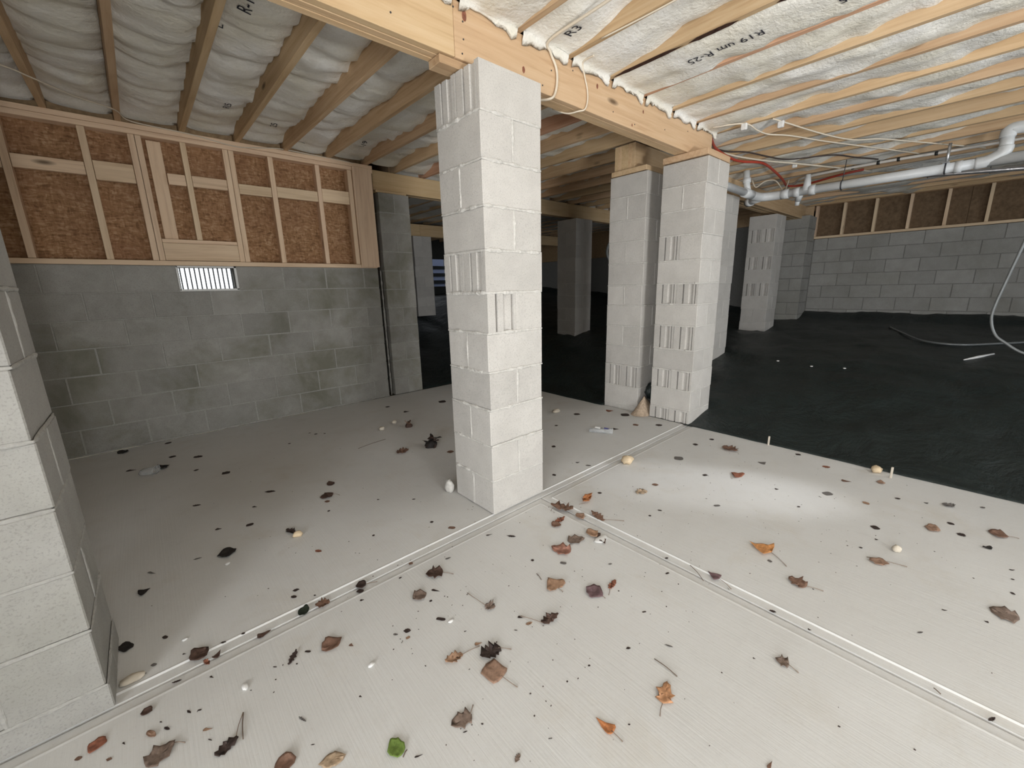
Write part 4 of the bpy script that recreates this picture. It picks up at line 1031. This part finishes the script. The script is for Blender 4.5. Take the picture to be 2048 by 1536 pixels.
BITS=[
(-0.062, -0.214, 0.041, 'k', 0.68),
(-0.137, -0.126, 0.035, 'k', 0.43),
(-0.029, -0.537, 0.028, 'g', 0.77),
(-0.118, -0.425, 0.016, 'k', 1.4),
(-0.399, -0.14, 0.027, 'g', 0.63),
(-0.555, -0.286, 0.038, 'k', 0.5),
(-0.622, -0.435, 0.036, 'k', 0.52),
(-0.745, -0.396, 0.028, 'k', 1.02),
(-0.785, -0.382, 0.018, 'g', 0.88),
(-0.924, -0.318, 0.019, 'b', 1.01),
(-0.792, -0.068, 0.028, 'k', 1.04),
(-0.546, -0.052, 0.023, 'b', 1.26),
(-0.628, -0.109, 0.013, 'k', 1.21),
(-0.807, -0.125, 0.016, 'k', 1.15),
(-0.601, -0.324, 0.011, 'k', 1.24),
(-0.745, -0.856, 0.008, 'k', 0.88),
(-0.795, -0.84, 0.013, 'k', 0.48),
(-0.976, -0.53, 0.011, 'k', 0.88),
(-0.364, -0.948, 0.008, 'k', 1.03),
(-0.21, -0.999, 0.019, 'k', 0.49),
(-0.446, -0.671, 0.013, 'k', 0.49),
(-0.586, -0.547, 0.01, 'k', 0.74),
(-0.628, -1.018, 0.011, 'g', 0.38),
(-0.432, -1.146, 0.008, 'k', 0.81),
(-0.388, -0.682, 0.026, 't', 0.88),
(-0.392, -0.638, 0.021, 'k', 0.9),
(-0.758, -0.427, 0.015, 't', 0.99),
(0.121, -0.688, 0.02, 'g', 0.63),
(0.631, -0.249, 0.025, 'k', 1.47),
(-0.925, -0.806, 0.023, 'k', 0.18),
(-0.242, 0.063, 0.037, 'b', 0.8),
(-0.291, 0.187, 0.021, 'k', 1.28),
(-0.239, 0.485, 0.021, 'k', 1.03),
(-0.398, 0.633, 0.018, 'k', 1.04),
(-0.579, 0.288, 0.012, 'k', 1.6),
(-0.667, 0.708, 0.016, 'k', 1.6),
(-0.834, 0.35, 0.037, 'r', 0.88),
(-0.584, -0.624, 0.026, 't', 0.83),
(-1.426, 0.197, 0.022, 'k', 0.78),
(-0.993, 0.129, 0.027, 'k', 0.94),
(-1.011, 0.092, 0.026, 'k', 1.08),
(-1.172, 0.935, 0.032, 'k', 1.06),
(-1.037, 0.864, 0.035, 'k', 1.05),
(-0.863, 1.225, 0.069, 'k', 0.6),
(-1.234, 1.344, 0.045, 'k', 0.73),
(-0.976, 1.071, 0.03, 'k', 0.9),
(-0.636, 0.83, 0.029, 'b', 1.08),
(-1.385, -0.218, 0.021, 'k', 0.44),
(-1.438, -0.236, 0.022, 'k', 0.62),
(-1.348, -0.322, 0.026, 't', 0.59),
(-1.626, -0.172, 0.016, 'b', 0.9),
(-1.562, -0.233, 0.016, 'b', 0.86),
(-1.406, -0.063, 0.026, 'k', 0.55),
(-1.317, -0.124, 0.018, 'k', 0.53),
(-1.461, 0.072, 0.018, 'g', 0.88),
(-1.267, 0.018, 0.02, 'k', 0.72),
(-1.133, -0.48, 0.032, 'g', 0.33),
(-1.532, -0.206, 0.014, 'k', 0.5),
(-1.049, -0.238, 0.021, 'k', 0.52),
(-1.092, -0.264, 0.008, 'k', 1.01),
(-1.151, -0.226, 0.015, 'k', 0.51),
(-1.45, -0.2, 0.01, 'k', 0.63),
(-1.36, -0.234, 0.011, 'k', 0.62),
(-1.132, -0.577, 0.012, 'k', 0.31),
(-1.347, -0.362, 0.015, 'k', 0.34),
(-1.378, 0.055, 0.012, 'k', 0.87),
(-1.205, 0.015, 0.012, 'k', 1.01),
(-0.943, 0.04, 0.012, 'k', 0.91),
(-1.285, 0.696, 0.033, 'g', 0.48),
(-1.454, 0.714, 0.047, 'g', 0.39),
(1.465, -0.332, 0.061, 'g', 1.33),
(1.812, -0.293, 0.041, 'k', 1.47),
(2.013, -0.334, 0.035, 'k', 1.54),
(1.806, -0.778, 0.054, 'g', 1.41),
(1.328, -0.584, 0.032, 'k', 0.99),
(0.971, -0.427, 0.042, 'b', 1.13),
(2.031, -1.093, 0.045, 'r', 1.47),
(1.868, -1.232, 0.049, 'b', 1.12),
(1.595, -1.194, 0.052, 'g', 1.03),
(1.615, -1.367, 0.034, 't', 1.54),
(1.806, -1.48, 0.025, 'k', 1.36),
(1.854, -1.597, 0.021, 'g', 1.38),
(1.34, -1.446, 0.033, 'k', 1.4),
(1.659, -1.7, 0.03, 'k', 1.29),
(1.559, -1.741, 0.035, 'k', 1.5),
(0.82, -1.721, 0.017, 'k', 0.75),
(0.664, -1.172, 0.015, 'g', 1.6),
(-0.097, -1.089, 0.029, 'g', 0.32),
(2.001, -1.807, 0.025, 'g', 1.15),
(1.345, -1.899, 0.021, 'k', 0.7),
(1.136, -1.896, 0.012, 'k', 1.6),
(0.341, -1.281, 0.025, 'k', 0.77),
(0.344, -1.84, 0.029, 'k', 0.52),
(0.341, -1.401, 0.011, 'k', 1.36),
(0.988, -0.803, 0.035, 'g', 0.65),
(1.3, -1.121, 0.02, 'k', 0.93),
(0.708, -0.605, 0.023, 'k', 1.01),
(1.445, -0.97, 0.02, 'k', 1.6),
(-0.021, -0.947, 0.016, 'k', 0.55),
(-0.208, -0.998, 0.014, 'k', 0.85),
(0.611, -1.67, 0.023, 'g', 0.51),
(0.853, -1.829, 0.012, 'k', 1.53),
(2.141, -0.902, 0.033, 'k', 1.23),
(1.258, -1.898, 0.014, 'k', 0.9),
(1.079, -1.429, 0.014, 'k', 1.48),
(1.215, -1.468, 0.013, 'k', 1.6),
(0.251, -0.897, 0.018, 'k', 0.63),
(0.345, -0.842, 0.019, 'k', 0.83),
(0.618, -0.596, 0.015, 'k', 1.56),
(0.066, -1.309, 0.008, 'k', 1.19),
(-1.304, 2.867, 0.042, 'k', 1.6),
(-1.296, 2.443, 0.052, 'k', 1.28),
(-1.145, 2.294, 0.066, 'k', 1.24),
(-1.537, 2.329, 0.062, 'k', 0.93),
(-1.183, 1.986, 0.025, 'k', 1.6),
(-1.029, 1.772, 0.062, 'k', 1.24),
(-0.537, 2.085, 0.023, 'k', 1.6),
(-0.329, 2.243, 0.02, 'k', 1.6),
(-0.299, 2.174, 0.023, 'k', 1.6),
(-0.236, 2.133, 0.02, 'k', 1.6),
(0.558, 2.537, 0.047, 'k', 1.6),
(0.618, 2.216, 0.059, 'k', 1.6),
(1.097, 2.278, 0.079, 'k', 1.5),
(0.34, 0.962, 0.058, 'b', 1.3),
(1.784, 0.888, 0.063, 'k', 1.6),
(2.105, 0.723, 0.073, 'r', 1.6),
(2.094, 0.536, 0.079, 'k', 1.38),
(1.902, 0.299, 0.053, 'b', 1.6),
(2.041, 0.148, 0.057, 'k', 1.6),
(1.682, 0.362, 0.056, 'k', 1.23),
(0.991, 0.467, 0.029, 'k', 1.6),
(0.616, 0.116, 0.028, 'k', 1.59),
(0.901, 0.051, 0.038, 'g', 0.97),
(0.889, 0.135, 0.03, 'g', 1.23),
(1.385, 0.798, 0.025, 'k', 1.6)]
TWIGS = [
((-1.276, -0.427), (-1.261, -0.337), 'thin pale twig rising behind the long dark folded leaf'),
((-0.171, -0.505), (-0.183, -0.547), 'tiny twig beside the heart-shaped leaf'),
((-0.183, -1.083), (-0.189, -1.167), 'long thin twig behind the orange-tan broad leaf'),
((0.373, -0.94), (0.315, -1.026), 'thin twig lying across the right floor joint'),
((-0.161, 1.547), (0.094, 1.592), 'thin straw on the left slab near the pier shadow'),
((-0.959, -0.781), (-0.942, -0.771), 'short curved twig beside the green leaf'),
((0.353, -1.721), (0.341, -1.737), 'thin dark twig in the groove of the right floor joint'),
((1.008, -1.461), (1.02, -1.498), 'thin pinkish straw by the small tan-brown leaf'),
]
for i, a in enumerate(LEAVES): leaf(i, *a)
# small leaf scraps: each a thing; those of one slab panel look alike and share a label
BC = {'k': 'leaf_vdkbrown', 'g': 'leaf_gray', 'b': 'leaf_brown', 't': 'leaf_tan', 'r': 'leaf_redbrown'}
_bit = {}
def bit_me(c, v):
    if (c, v) not in _bit:
        me = leaf_mesh(1.0, 1.0, ['torn', 'tri', 'square', 'oval'][v], .12, v*3.3+7, BC[c]); _bit[c, v] = me
    return _bit[c, v]
GL = {'left': ('tiny dry leaf scrap on the slab panel before the left block wall', 'leaf scraps on the slab before the left wall'),
      'back': ('tiny dry leaf scrap on the slab between the central and paired piers', 'leaf scraps between the piers'),
      'front': ('tiny dry leaf scrap on the front slab panel before the floor joints', 'leaf scraps on the front slab panel'),
      'right': ('tiny dry leaf scrap on the right slab panel beside the black plastic sheet', 'leaf scraps on the right slab panel')}
for i, (x, y, ln, c, asp) in enumerate(BITS):
    reg = ('back' if x > .39 else 'left') if y > JY else ('front' if x < JX else 'right')
    lab, grp = GL[reg]
    o = thing('leaf_scrap', lab, 'leaf scrap', (x, y, .001), grp, bit_me(c, i % 4))
    L2 = ln*1.05; o.scale = (L2, L2*max(.25, asp*.72), min(L2, .02)); o.rotation_euler = (0, 0, radians(-41.3)+R(-.5, .5))

for i, (a, b2, lab) in enumerate(TWIGS):
    a, b2 = Vector((*a, .003)), Vector((*b2, .003)); m = (a+b2)/2+Vector((R(-.004, .004), R(-.004, .004), .002))
    tube_thing('twig', lab, 'twig', [a, m, b2], .0014, 'twig', 5, 3)
# leaf crumbs and grit too small to count
V = []; F = []
rg = random.Random(5)
for i in range(420):
    q = rg.random()
    if q < .45: x, y = rg.gauss(-.3, .6), rg.gauss(-.5, .45)
    elif q < .75: x, y = rg.gauss(1.2, .5), rg.gauss(-.9, .5)
    else: x, y = rg.uniform(-1.4, 2.1), rg.uniform(-1.2, 2.8)
    if not (-1.5 < x < 2.15 and -1.9 < y < 2.9) or (-.02 < x < .41 and -.02 < y < .39): continue
    s = rg.uniform(.0015, .0045); a = rg.uniform(0, 6.3); n = len(V)
    ca, sa = cos(a)*s, sin(a)*s; k = rg.uniform(.3, .9)
    V += [(x+ca, y+sa, .0006), (x-sa*k, y+ca*k, .0012), (x-ca, y-sa, .0006), (x+sa*k, y-ca*k, .0006), (x, y, .0026)]
    F += [(n, n+1, n+4), (n+1, n+2, n+4), (n+2, n+3, n+4), (n+3, n, n+4), (n+3, n+2, n+1, n)]
cr = thing('leaf_crumbs', 'dark specks of crumbled leaf and grit strewn over the slab', 'debris', (0, 0, 0), None, mesh('leaf_crumbs', V, F, 'leaf_vdkbrown')); cr['kind'] = 'stuff'
# clumps of matted leaves in the pier shadow
def clump(label, loc, r, h, n, cols, seed):
    t = thing('leaf_clump', label, 'leaf clump', loc); rg = random.Random(seed)
    V, F = [], []
    lo = lump_vf((r*.62, r*.5, h*.42), seed)
    link('matted_core', mesh('matted_core', *lo, cols[0], True), t, loc)
    for i in range(n):
        me = leaf_mesh(r*rg.uniform(.7, 1.2), rg.uniform(.35, .7), rg.choice(['torn', 'tri', 'oval']), rg.uniform(.3, .9), seed+i, cols[i % len(cols)])
        a = rg.uniform(0, 6.3); d = r*rg.uniform(.1, .75)
        link('dead_leaf', me, t, (loc[0]+cos(a)*d, loc[1]+sin(a)*d, loc[2]+rg.uniform(.0, h*.55)), (rg.uniform(-.9, .9), rg.uniform(-1.1, .3), a))
def lump_vf(size, seed, nu=12, nv=6):
    V = []; F = []
    for j in range(nv+1):
        ph = pi/2*j/nv
        for i in range(nu):
            th = 2*pi*i/nu; d = Vector((cos(ph)*cos(th), cos(ph)*sin(th), sin(ph))); r = 1+.35*noise.noise(d*2+Vector((seed, 0, 0)))
            V.append((d.x*size[0]*r, d.y*size[1]*r, max(0, d.z*size[2]*r)))
    for j in range(nv):
        for i in range(nu): i2 = (i+1) % nu; F.append((j*nu+i, j*nu+i2, (j+1)*nu+i2, (j+1)*nu+i))
    return V, F
clump('dark matted clump of dead leaves left of the central pier', (.29, 1.17, .001), .085, .13, 9, ['leaf_black', 'leaf_vdkbrown', 'leaf_dkbrown'], 3)
clump('small tan-brown tuft of dead leaves farther back in the pier shadow', (.40, 1.75, .001), .055, .10, 6, ['leaf_dkbrown', 'leaf_tanbrown'], 8)
